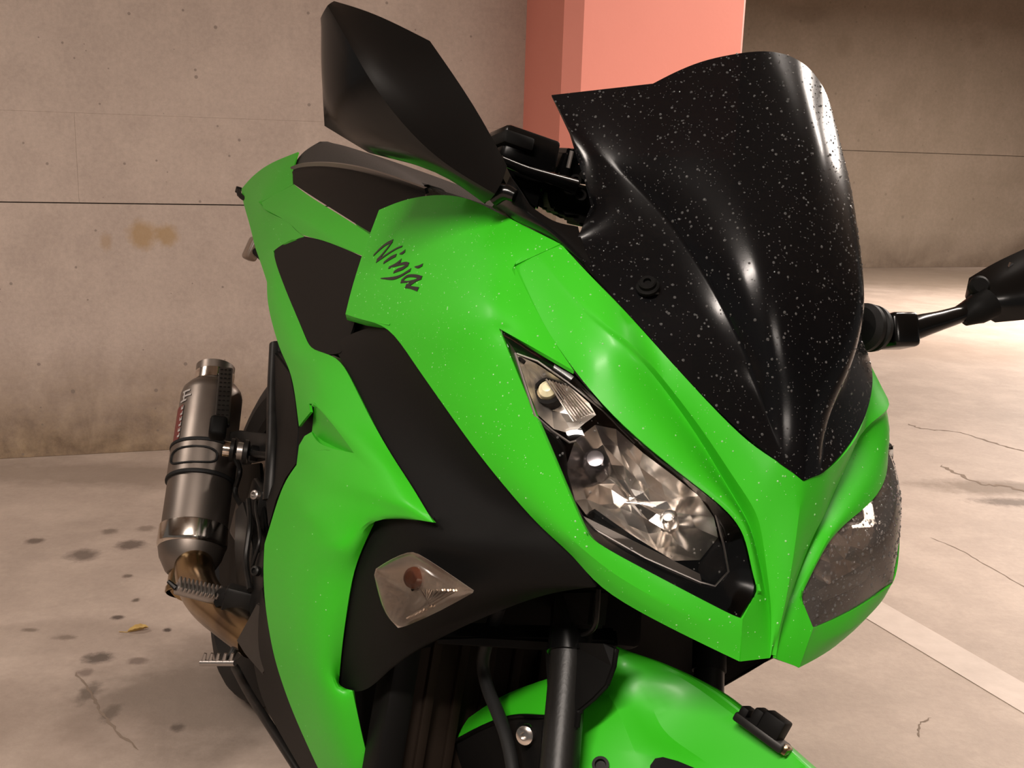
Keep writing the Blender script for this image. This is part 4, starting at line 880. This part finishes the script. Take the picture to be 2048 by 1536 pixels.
# ---- front end: fork, clamps, mudguard, wheel (turned a little to its left)
st_ = Matrix.Translation((0, -.06, .62)) @ Matrix.Rotation(math.radians(3), 4, Vector((0, -.42, .9)).normalized()) @ Matrix.Translation((0, .06, -.62))
fr = empty('front_fork', R)
FORK = mat('fork black', (.006, .0055, .005), .42, spec=.35, bump=(300, .2, .0008))
F1, F2 = Vector((0.0900,-0.0982,0.6472)), Vector((0.1040,-0.0432,0.5736))
fd = (F2-F1).normalized()
tube('slider', [F1-fd*.02, F2+fd*.32], .0172, FORK, fr, 24, 1)
tube('seal_collar', [F1-fd*.012, F1+fd*.008], .0205, GLOSS, fr, 24, 1)
tube('upper_tube', [F1-fd*.20, F1-fd*.01], .0175, BLACK, fr, 24, 1)
fl1 = Vector((-.105, -.135, .62)); tube('slider', [fl1, fl1+fd*.34], .0155, DARKM, fr, 20, 1); tube('upper_tube', [fl1-fd*.22, fl1], .0175, BLACK, fr, 20, 1)
plate('fork_guard', [(0.0930,-0.1367,0.6300), (0.0990,-0.0939,0.6518), (0.0900,-0.0500,0.6716), (0.0780,-0.0454,0.6712), (0.0820,-0.0381,0.6566), (0.0850,-0.0338,0.6399), (0.0910,-0.0384,0.6240), (0.0980,-0.0439,0.6094), (0.1010,-0.0361,0.5966), (0.0985,-0.0831,0.5807), (0.0955,-0.1091,0.6019)], .006, BLACK, fr, .002)
plate('lower_clamp', [(0.1874,-0.1750,0.6100), (0.1481,-0.1600,0.6198), (0.0977,-0.1300,0.6377), (0.0394,-0.1000,0.6543), (0.0363,-0.1000,0.6466), (0.0926,-0.1300,0.6251), (0.1451,-0.1600,0.6100), (0.1851,-0.1750,0.6022)], .03, BLACK, fr, .003)
box('steering_head', (0, -.235, .70), (.07, .08, .20), BLACK, fr, ax=((1, 0, 0), (0, .9, .42)), bev=.01)
tube('guide_wire', [(0.1000,-0.0649,0.7143), (0.0980,-0.0612,0.6989), (0.0950,-0.0611,0.6819), (0.0900,-0.0784,0.6670), (0.0880,-0.0965,0.6580)], .0022, DARKM, fr, 8, 5)
plate('cable_bracket', [(0.1000,-0.1253,0.6883), (0.0970,-0.0777,0.7094), (0.0940,-0.0707,0.6758), (0.0980,-0.1030,0.6599)], .02, BLACK, fr, .003)
hose = tube('brake_hose', [(0.1350,-0.1641,0.6528), (0.1220,-0.1923,0.6108), (0.1150,-0.2012,0.5780), (0.1120,-0.1838,0.5603), (0.1120,-0.1516,0.5507), (0.1130,-0.1212,0.5416), (0.1140,-0.0927,0.5253), (0.1150,-0.0675,0.5012)], .0066, RUBBER, fr, 14, 6)
mg_ = empty('front_mudguard', R)
fen = [
 [(0.0503,-0.0900,0.6430),(0.0502,-0.0880,0.6460),(0.0496,-0.0880,0.6490),(0.0477,-0.0890,0.6517),(0.0442,-0.0920,0.6531)],
 [(0.0501,-0.0860,0.6242),(0.0447,-0.0800,0.6355),(0.0363,-0.0750,0.6456),(0.0245,-0.0740,0.6516),(0.0218,-0.0770,0.6538)],
 [(0.0620,-0.0830,0.6059),(0.0574,-0.0740,0.6158),(0.0377,-0.0600,0.6362),(0.0116,-0.0560,0.6521),(0.0098,-0.0560,0.6566)],
 [(0.0711,-0.0820,0.5925),(0.0521,-0.0600,0.6147),(0.0281,-0.0420,0.6267),(-0.0056,-0.0270,0.6495),(-0.0036,-0.0240,0.6585)],
 [(0.0780,-0.0640,0.5778),(0.0455,-0.0420,0.5991),(0.0213,-0.0220,0.6081),(-0.0140,-0.0060,0.6466),(-0.0105,0.0000,0.6594)],
 [(0.0827,-0.0500,0.5661),(0.0432,-0.0260,0.5889),(0.0100,0.0040,0.6067),(-0.0241,0.0220,0.6438),(-0.0254,0.0240,0.6510)],
 [(0.0875,-0.0360,0.5549),(0.0386,-0.0080,0.5758),(0.0012,0.0350,0.6078),(-0.0374,0.0530,0.6401),(-0.0379,0.0550,0.6458)],
 [(0.0982,-0.0050,0.5316),(0.0341,0.0300,0.5551),(-0.0097,0.0700,0.5994),(-0.0456,0.0880,0.6359),(-0.0521,0.0920,0.6355)]]
fen = [[off(r[0], (-.001, -.009, -.004)) if 2 <= i else r[0], off(r[1], (.004, .005, .002)) if 3 <= i else r[1], off(r[2], (-.004, -.007, -.005)) if 3 <= i else r[2], r[3], r[4]] for i, r in enumerate(fen)]
fen = [r+[off(r[4], (-.030, -.004, -.010)), off(r[4], (-.055, -.010, -.045)), off(r[4], (-.06, -.012, -.10))] for r in fen]
cage('shell', [fen], GREEN, mg_, .003, 2, ref=(.2, .5, 1.3), angle=20, sharp=[[r[1] for r in fen[2:]], [r[2] for r in fen[3:]], [r[3] for r in fen[1:7]]])
wing = [
 [(0.0820,-0.3323,0.4032),(0.0800,-0.2996,0.4485),(0.0780,-0.2670,0.4847),(0.0760,-0.2375,0.5166),(0.0740,-0.2157,0.5387),(0.0720,-0.1826,0.5656),(0.0700,-0.1505,0.5894)],
 [(0.0840,-0.3277,0.4045),(0.0860,-0.2780,0.4554),(0.0870,-0.2373,0.4944),(0.0870,-0.2041,0.5251),(0.0870,-0.1769,0.5470),(0.0870,-0.1464,0.5682),(0.0870,-0.1147,0.5872)],
 [(0.0850,-0.3239,0.4055),(0.0890,-0.2645,0.4581),(0.0910,-0.2169,0.4991),(0.0920,-0.1845,0.5266),(0.0930,-0.1526,0.5489),(0.0930,-0.1266,0.5628),(0.0930,-0.0979,0.5766)]]
cage('rear_wing', [wing], GREEN, mg_, .003, 2, angle=40)
wing2 = [[off(p, (.001, 0, -.001)) for p in wing[2]], [(0.0800,-0.3292,0.3989),(0.0820,-0.2503,0.4457),(0.0840,-0.1948,0.4831),(0.0860,-0.1663,0.5047),(0.0870,-0.1382,0.5206),(0.0880,-0.1114,0.5307),(0.0890,-0.0820,0.5425)], [(0.0600,-0.3333,0.3737),(0.0620,-0.2571,0.4074),(0.0640,-0.1965,0.4385),(0.0660,-0.1645,0.4552),(0.0670,-0.1412,0.4696),(0.0680,-0.1167,0.4819),(0.0690,-0.0929,0.4966)]]
cage('inner_flap', [wing2], BLACK, mg_, .003, 2)
tube('wing_seam', [(0.0880,-0.2914,0.4467), (0.0905,-0.2618,0.4596), (0.0925,-0.2140,0.5001), (0.0940,-0.1736,0.5323), (0.0950,-0.1383,0.5554), (0.0950,-0.0962,0.5769)], .0022, GLOSS, mg_, 8, 4)
plate('mount_tab', [(0.1000,-0.1357,0.5502), (0.1020,-0.0876,0.5790), (0.1030,-0.0748,0.5558), (0.1030,-0.0611,0.5152), (0.1000,-0.0850,0.5006), (0.1000,-0.1166,0.5322)], .006, BLACK, mg_, .002)
lathe('mount_bolt', [(.0095, -.004), (.0095, .001), (.0085, .0035), (.0055, .005), (.0035, .005), (.0032, .001), (0, .001)], (0.1070,-0.0995,0.5565), (.75, .55, .1), BOLT, mg_, 24)
lathe('hole_plug', [(.0075, -.004), (.0075, .0015), (.005, .0015), (.0045, -.002), (0, -.002)], (0.0691,-0.0300,0.5687), (.5, .4, .6), DARKM, mg_, 20)
plate('slot', [(0.0474,0.0120,0.5804), (0.0438,0.0030,0.5891), (0.0396,0.0010,0.5942), (0.0335,0.0030,0.5970), (0.0226,0.0100,0.5978), (0.0101,0.0200,0.5972), (-0.0084,0.0320,0.5935)], .002, BLACK, mg_, 0, ref=(.3, .6, 1.2))
gd = empty('mudguard_clip', R); gd['label'] = 'small black block clipped to the mudguard'
g0 = Vector((-0.0279,0.0420,0.6508)); gx = Vector((-0.0394,0.0600,0.6468))-Vector((-0.0204,0.0200,0.6532)); gy = Vector((-.3, .25, .9)); gy = gy-gx*gy.dot(gx)/gx.dot(gx)
box('base', g0-gy.normalized()*.006, (gx.length*1.08, .008, .022), DARKM, gd, ax=(gx, gy), bev=.002)
box('block', g0+gx*.15+gy.normalized()*.005, (gx.length*.45, .018, .020), BLACK, gd, ax=(gx, gy), bev=.002)
box('block', g0-gx*.16+gy.normalized()*.003, (gx.length*.20, .016, .020), BLACK, gd, ax=(gx, gy), bev=.002)
box('block', g0-gx*.42+gy.normalized()*.000, (gx.length*.18, .010, .018), BLACK, gd, ax=(gx, gy), bev=.002)
box('tip', g0+gx*.53-gy.normalized()*.006, (.008, .008, .014), GOLD, gd, ax=(gx, gy), bev=.002)
def wheel(name, centre, radius, half, parent, turn=None):
    wv = empty(name, parent)
    c = Vector(centre); axv = Vector((1, 0, 0))
    if turn is not None: c = turn @ c; axv = (turn.to_3x3() @ axv).normalized()
    rr = half*1.02; pr = []
    for k in range(13):
        a = math.radians(-95+190*k/12); pr.append((radius-rr*.86+rr*.86*math.cos(a), half*math.sin(a)))
    pr = [(radius-.105, -half*.72)]+pr+[(radius-.105, half*.72)]
    lathe('tyre', pr, c, axv, RUBBER, wv, 72)
    lathe('rim', [(radius-.10, -half*.78), (radius-.118, -half*.70), (radius-.125, 0), (radius-.118, half*.70), (radius-.10, half*.78), (radius-.112, half*.62), (radius-.14, 0), (radius-.112, -half*.62)], c, axv, BLACK, wv, 56, True)
    lathe('hub', [(0, -half*.7), (.035, -half*.7), (.03, 0), (.035, half*.7), (0, half*.7)], c, axv, BLACK, wv, 24)
    u = axv.orthogonal().normalized(); v = axv.cross(u)
    for k in range(5):
        d = u*math.cos(k*2*math.pi/5+.3)+v*math.sin(k*2*math.pi/5+.3)
        tube('spoke', [c+d*.03, c+d*(radius-.13)], [.016, .011], BLACK, wv, 10, 1)
    lathe('brake_disc', [(.08, half*.95), (.14, half*.95), (.14, half*.95+.004), (.08, half*.95+.004)], c, axv, STEEL, wv, 48, True)
    # tread grooves
    for k in range(26):
        a = 2*math.pi*k/26; d = u*math.cos(a)+v*math.sin(a); d2 = u*math.cos(a+.12)+v*math.sin(a+.12)
        tube('tread_groove', [c+d*(radius-.0012), c+d2*(radius-half*.21)+axv*half*.60, c+d2*(radius-half*.55)+axv*half*.86], .0022, BLACK, wv, 5, 3)
    return wv
wheel('front_wheel', (0, -.03, .288), .288, .054, R, st_)
wheel('rear_wheel', (.012, -1.305, .337), .337, .080, R)

# ---- radiator and the dark works behind the nose
rd = empty('radiator', R)
box('core', (0, -.285, .50), (.30, .03, .30), RAD, rd, ax=((1, 0, 0), (0, .96, .26)), bev=.003)
for k in range(9): box('fin_bank', (-.13+.0325*k, -.264, .50), (.010, .006, .29), RAD, rd, ax=((1, 0, 0), (0, .96, .26)), bev=.001)
for s in (-1, 1): box('side_tank', (s*.162, -.283, .50), (.03, .045, .31), BLACK, rd, ax=((1, 0, 0), (0, .96, .26)), bev=.006)
ib = box('engine', (0, -.62, .42), (.24, .48, .44), BLACK, R, bev=.02)
box('frame', (0, -.42, .76), (.24, .36, .22), BLACK, R, bev=.03)
cage('nose_liner', [[[(-.17, -.03, .79), (-.09, .005, .765), (0, .03, .75), (.09, .005, .765), (.15, -.03, .79)], [(-.14, -.12, .73), (-.08, -.09, .72), (0, -.075, .72), (.08, -.09, .72), (.14, -.12, .73)], [(-.13, -.20, .70), (-.08, -.19, .69), (0, -.18, .69), (.08, -.19, .69), (.13, -.20, .70)]]], BLACK, R, .003, 1, ref=(0, 0, 0))
cage('lower_liner', [[[(.185, -.20, .68), (.10, -.20, .69), (0, -.2, .69), (-.1, -.20, .69), (-.185, -.20, .68)], [(.19, -.27, .55), (.1, -.30, .55), (0, -.30, .55), (-.1, -.30, .55), (-.19, -.27, .55)]]], BLACK, R, .003, 1)
#lathe('horn', [(0, .012), (.012, .012), (.02, .004), (.022, -.006), (0, -.01)], (-0.0458,-0.0800,0.6428), (.5, .8, .2), ALU, R, 20)

# ---- exhaust
ex = empty('exhaust', R)
T, Bm = Vector((0.2000,-1.4138,0.5518)), Vector((0.2050,-1.2544,0.3468)); ad = (T-Bm).normalized(); Lx = (T-Bm).length
cr = .060
lathe('canister', [(cr*.93, -.020), (cr, -.018), (cr, Lx*.25), (cr*.985, Lx*.98), (cr*.93, Lx*1.03), (cr*.78, Lx*1.075), (cr*.60, Lx*1.09), (0, Lx*1.09)], Bm, ad, STEEL, ex, 56)
lathe('outlet', [(cr*.60, Lx*1.06), (cr*.62, Lx*1.18), (cr*.63, Lx*1.245), (cr*.57, Lx*1.25), (cr*.55, Lx*1.12), (0, Lx*1.12)], Bm, ad, STEEL, ex, 44)
lathe('outlet_band', [(cr*.62, Lx*1.10), (cr*.645, Lx*1.105), (cr*.645, Lx*1.18), (cr*.62, Lx*1.185)], Bm, ad, POLISH, ex, 44)
lathe('collar', [(cr*.95, -.060), (cr*1.03, -.054), (cr*1.05, -.050), (cr*1.05, -.018), (cr*1.0, -.016)], Bm, ad, POLISH, ex, 56)
lathe('inlet_cap', [(0, -.104), (cr*.62, -.104), (cr*.70, -.100), (cr*.93, -.075), (cr*1.0, -.058)], Bm, ad, STEEL, ex, 56)
lathe('strap', [(cr*1.01, Lx*.30), (cr*1.045, Lx*.302), (cr*1.045, Lx*.52), (cr*1.01, Lx*.522)], Bm, ad, STEEL, ex, 56)
for k in (.285, .535): lathe('strap_rubber', [(cr*1.0, Lx*k-.004), (cr*1.07, Lx*k-.003), (cr*1.08, Lx*k), (cr*1.07, Lx*k+.003), (cr*1.0, Lx*k+.004)], Bm, ad, RUBBER, ex, 56)
def on_can(deg, h, r):       # point on the canister, deg measured from the side that faces the viewer
    u = (REF-Bm); u = (u-ad*u.dot(ad)).normalized(); v = ad.cross(u); a = math.radians(deg)
    return Bm+ad*h+(u*math.cos(a)+v*math.sin(a))*r
lp = []
for k in range(25):
    t = 2*math.pi*k/24; lp.append(on_can(-22+44*math.copysign(abs(math.cos(t))**.6, math.cos(t)), Lx*.41+Lx*.062*math.copysign(abs(math.sin(t))**.7, math.sin(t)), cr*1.06))
tube('strap_slot', lp, .0022, RUBBER, ex, 6, 1, caps=False)
# printed badge on the outer flank: a white swoosh mark over a red block with small white letters
def wrap(name, cells, m, r=1.006):
    bm = bmesh.new()
    for (a0, a1, h0, h1) in cells:
        n = max(2, int(abs(a1-a0)/5)+1); last = None
        for k in range(n+1):
            a = a0+(a1-a0)*k/n; cur = [bm.verts.new(on_can(a, Lx*h0, cr*r)), bm.verts.new(on_can(a, Lx*h1, cr*r))]
            if last: bm.faces.new([last[0], last[1], cur[1], cur[0]])
            last = cur
    bmesh.ops.recalc_face_normals(bm, faces=bm.faces[:])
    return from_bm(name, bm, m, ex, True)
sg = 1 if on_can(60, 0, 1).x > on_can(-60, 0, 1).x else -1
wrap('badge', [(sg*56, sg*90, .56, .84)], REDP)
for k in range(6): wrap('badge_letter', [(sg*55, sg*62, .575+.045*k, .592+.045*k), (sg*55, sg*57, .575+.045*k, .605+.045*k), (sg*60, sg*62, .575+.045*k, .605+.045*k)][: 2+k % 2], WHITEP, 1.012)
wrap('badge_mark', [(sg*40, sg*62, .90, .915), (sg*44, sg*64, .94, .955), (sg*50, sg*68, .865, .88), (sg*56, sg*60, .865, .955)], WHITEP, 1.008)
# perforated heat shield on the inner side
hs0, hs1 = Vector((0.2150,-1.1832,0.5474)), Vector((0.1900,-1.3957,0.6134))
hd = (hs1-hs0).normalized(); hv = (REF-hs0); hv = (hv-hd*hv.dot(hd)).normalized(); hw = hd.cross(hv)
box('heat_shield', (hs0+hs1)/2, ((hs1-hs0).length, .027, .010), DARKM, ex, ax=(hd, hw), bev=.004, seg=3)
bm = bmesh.new()
for i in range(12):
    for j in range(3):
        c = hs0+(hs1-hs0)*(.06+.08*i)+hw*(-.0075+.0075*j)+hv*.0054
        vs = [bm.verts.new(c+(hd*math.cos(a)+hw*math.sin(a))*.0028) for a in [k*math.pi/4 for k in range(8)]]; bm.faces.new(vs)
h_ = from_bm('perforation', bm, BLACK, ex, False); h_['kind'] = 'stuff'
box('hanger_block', (0.2220,-1.1782,0.5437), (.040, .030, .034), BLACK, ex, ax=(ad, hw), bev=.008, seg=3)
gx0 = Vector((0.2050,-1.1715,0.5095))
for k, (rr, hh) in enumerate(((.015, .014), (.021, .008), (.016, .012), (.022, .008), (.014, .016))):
    lathe('hanger_washer', [(0, 0), (rr, 0), (rr*1.0, hh*.8), (rr*.85, hh), (0, hh)], gx0-hw*(0)+Vector((-.9, .25, .1)).normalized()*(.012*k), Vector((-.9, .25, .1)), (POLISH, DARKM, ALU, DARKM, BLACK)[k], ex, 24)
lk = [Bm-ad*.09, Bm-ad*.125, Vector((0.2050,-1.1824,0.2876)), Vector((0.2030,-1.1204,0.2746)), Vector((0.1950,-1.0250,0.2787)), Vector((0.1800,-0.9218,0.2937)), Vector((0.1600,-0.8332,0.3041))]
tube('link_pipe', lk, [.034, .034, .0345, .0345, .034, .032, .030, .028], GOLD, ex, 28, 6)
lathe('pipe_ring', [(.034, -.006), (.0365, -.004), (.0365, .004), (.034, .006)], Bm-ad*.135, ad, GOLD, ex, 32)

# ---- right foot controls, hanger plates, swing arm
rs = empty('footrest', R)
p0, p1 = Vector((0.2720,-0.9481,0.3298)), Vector((0.1980,-0.9508,0.3204)); pd = (p1-p0).normalized()
tube('bar', [p0, p1], [.010, .013], ALU, rs, 12, 1)
pu = Vector((0, .35, .93)); pu = (pu-pd*pu.dot(pd)).normalized()
for k in range(11): box('rib', p0+(p1-p0)*(.04+.09*k)+pu*.010, (.0035, .026, .009), ALU, rs, ax=(pd, pd.cross(pu)), bev=.0008)
tube('feeler', [p0, Vector((0.2850,-0.9568,0.3365))], [.005, .003], DARKM, rs, 8, 1)
lathe('pivot', [(0, .016), (.010, .016), (.012, .012), (.019, .012), (.021, .008), (.021, -.02), (0, -.02)], (0.1900,-0.9374,0.3253), (.62, .75, .1), DARKM, rs, 28)
box('bracket', (0.1750,-0.9194,0.3244), (.05, .03, .058), DARKM, rs, ax=((1, -.4, 0), (.4, 1, 0)), bev=.006)
bp_ = empty('brake_pedal', R)
tube('arm', [(0.1650,-0.9121,0.3048), (0.1750,-0.8713,0.2908), (0.1850,-0.8467,0.2764), (0.1900,-0.8438,0.2632)], [.008, .006, .006, .006], DARKM, bp_, 10, 4)
b0_, b1_ = Vector((0.2250,-0.8623,0.2479)), Vector((0.1850,-0.8209,0.2714))
tube('tip', [b0_, b1_], .0048, ALU, bp_, 10, 1)
for k in range(5): tube('tooth', [b0_+(b1_-b0_)*(.06+.2*k), b0_+(b1_-b0_)*(.06+.2*k)+Vector((0, 0, .016))], [.004, .0025], ALU, bp_, 6, 1)
hp = empty('hanger_plate', R)
plate('plate', [(0.1650,-1.1431,0.4106), (0.1650,-1.1050,0.4420), (0.1650,-1.0164,0.4271), (0.1650,-0.9447,0.4011), (0.1650,-0.8987,0.4312), (0.1650,-0.8414,0.3836), (0.1650,-0.8067,0.3659), (0.1650,-0.7376,0.3416), (0.1650,-0.7474,0.2899), (0.1650,-0.8298,0.2903), (0.1650,-0.9061,0.3398), (0.1650,-0.9845,0.3154), (0.1650,-1.0787,0.3592)], .012, DARKM, hp, .003)
tube('rib', [(0.1700,-1.0479,0.4601), (0.1720,-0.9894,0.4356), (0.1720,-0.9584,0.3863), (0.1700,-0.8971,0.3599)], .005, DARKM, hp, 8, 4)
tube('brake_line', [(0.1600,-1.0382,0.4783), (0.1650,-1.0031,0.4582), (0.1680,-0.9252,0.4378), (0.1700,-0.9199,0.3930)], .003, DARKM, hp, 8, 5)
lathe('plate_bolt', [(.008, -.004), (.008, .004), (.005, .006), (.004, .006), (.004, .002), (0, .002)], (0.1720,-1.0034,0.4832), (.8, .5, .2), ALU, hp, 16)
lathe('plate_bolt', [(.008, -.004), (.008, .004), (.005, .006), (.004, .006), (.004, .002), (0, .002)], (0.1720,-0.8839,0.3968), (.8, .5, .2), DARKM, hp, 16)
plate('peg_stay', [(0.1700,-1.1366,0.7070), (0.2000,-0.8803,0.7173), (0.2050,-0.7999,0.6972), (0.2100,-0.7226,0.6688), (0.2050,-0.7027,0.6181), (0.2000,-0.7545,0.5810), (0.1900,-0.8082,0.5331), (0.1800,-0.8479,0.4765), (0.1650,-0.9641,0.4886), (0.1650,-0.9417,0.5298), (0.1650,-0.9915,0.5833), (0.1650,-1.0761,0.6314)], .02, BLACK, hp, .004)
tube('stay_tube', [(0.1650,-1.1488,0.7149), (0.1650,-1.0832,0.6476), (0.1650,-0.9909,0.5663), (0.1600,-0.9502,0.4940)], .0125, DARKM, hp, 16, 4)
plate('exhaust_stay', [(0.1750,-1.3407,0.4993), (0.1600,-1.2896,0.5218), (0.1450,-1.1002,0.5679), (0.1450,-1.0609,0.5364), (0.1500,-1.1847,0.4899), (0.1700,-1.2768,0.4839)], .008, DARKM, hp, .002)
tube('stay_bar', [(0.1700,-1.2570,0.5091), (0.1600,-1.1620,0.5137), (0.1500,-1.0445,0.5430)], .006, DARKM, hp, 10, 3)
tube('spring_preload_hose', [(0.1600,-1.3082,0.4717), (0.1500,-1.2447,0.4573), (0.1500,-1.2390,0.4149), (0.1500,-1.1407,0.4137)], .005, DARKM, hp, 8, 4)
sa = empty('swing_arm', R)
for s in (-1, 1): box('beam', (s*.105, -1.02, .36), (.035, .62, .07), DARKM, sa, ax=((1, 0, 0), (0, 1, .06)), bev=.008)
box('bridge', (0, -.90, .38), (.22, .06, .09), BLACK, sa, bev=.01)
box('rear_caliper', (.10, -1.20, .42), (.05, .09, .06), DARKM, sa, bev=.008)
hug = [[(.075, -1.305+.352*math.cos(a), .337+.352*math.sin(a)), (.05, -1.305+.368*math.cos(a), .337+.368*math.sin(a)), (0, -1.305+.374*math.cos(a), .337+.374*math.sin(a)), (-.05, -1.305+.368*math.cos(a), .337+.368*math.sin(a)), (-.075, -1.305+.352*math.cos(a), .337+.352*math.sin(a))] for a in [math.radians(15+18*k) for k in range(6)]]
cage('hugger', [hug], GLOSS, sa, .003, 2, ref=(0, -1.2, 1.5), angle=40)
both('lower_cowl', [[[(0.2000,-0.7300,0.4286),(0.2200,-0.6367,0.4476),(0.2350,-0.5705,0.4638)], [(0.1950,-0.7199,0.3660),(0.2120,-0.6213,0.4091),(0.2280,-0.5450,0.4415)], [(0.1900,-0.7057,0.3237),(0.2050,-0.6000,0.3751),(0.2200,-0.5135,0.4171)], [(0.1830,-0.6623,0.2970),(0.1960,-0.5560,0.3517),(0.2070,-0.4794,0.3918)], [(0.1700,-0.5911,0.2881),(0.1820,-0.5097,0.3347),(0.1930,-0.4515,0.3710)], [(0.1520,-0.5318,0.2728),(0.1630,-0.4688,0.3144),(0.1730,-0.4185,0.3494)], [(0.1300,-0.4821,0.2548),(0.1400,-0.4309,0.2927),(0.1500,-0.3934,0.3217)]]], BLACK, R, thick=.004, lvl=2, angle=40)
tube('exhaust_header', [(0.1400,-0.9750,0.1928), (0.1400,-0.8527,0.2060), (0.1350,-0.7174,0.2210), (0.1200,-0.6026,0.2219), (0.1000,-0.5512,0.2058)], .007, DARKM, R, 14, 5)
# side stand on the far side, foot on the floor
sd = empty('side_stand', R)
tube('leg', [(-.12, -.72, .30), (-.20, -.76, .19), (-.275, -.80, .092)], .011, BLACK, sd, 12, 3)
box('foot', (-.280, -.80, .083), (.05, .06, .008), BLACK, sd, ax=((math.cos(math.radians(15.15)), 0, -math.sin(math.radians(15.15))), (0, 1, 0)), bev=.002)
plate('cowl_gap_filler', [(0.2220,-0.6728,0.7859), (0.2200,-0.6814,0.8261), (0.2200,-0.5916,0.8510), (0.2220,-0.3949,0.8683), (0.2220,-0.3662,0.8346), (0.2220,-0.5547,0.7962)], .004, BLACK, R, 0)
plate('dark_gap_plate', [(0.1150,-1.5198,0.3855), (0.1150,-1.2530,0.4757), (0.1150,-1.0842,0.3826), (0.1150,-1.0966,0.2838), (0.1150,-1.2969,0.1903), (0.1150,-1.4055,0.2428), (0.1150,-1.3931,0.3439)], .006, BLACK, R, .002)  # added black plate that darkens the gap between muffler and hanger
plate('heel_guard', [(0.1980,-0.7715,0.3571), (0.1980,-0.7430,0.4013), (0.1980,-0.6981,0.4130), (0.1980,-0.6018,0.3862), (0.1980,-0.6314,0.3446), (0.1980,-0.7407,0.3230), (0.1980,-0.7993,0.3160)], .006, DARKM, R, .002)
# more rain
drops(fairing, 160, fairing, .0003, .0009, 21, m=DROPG, out=(.7, .3, .7), lim=.25)
drops(tc, 220, tc, .0004, .0011, 22, m=DROPG, out=(.6, .3, .8), lim=.3)
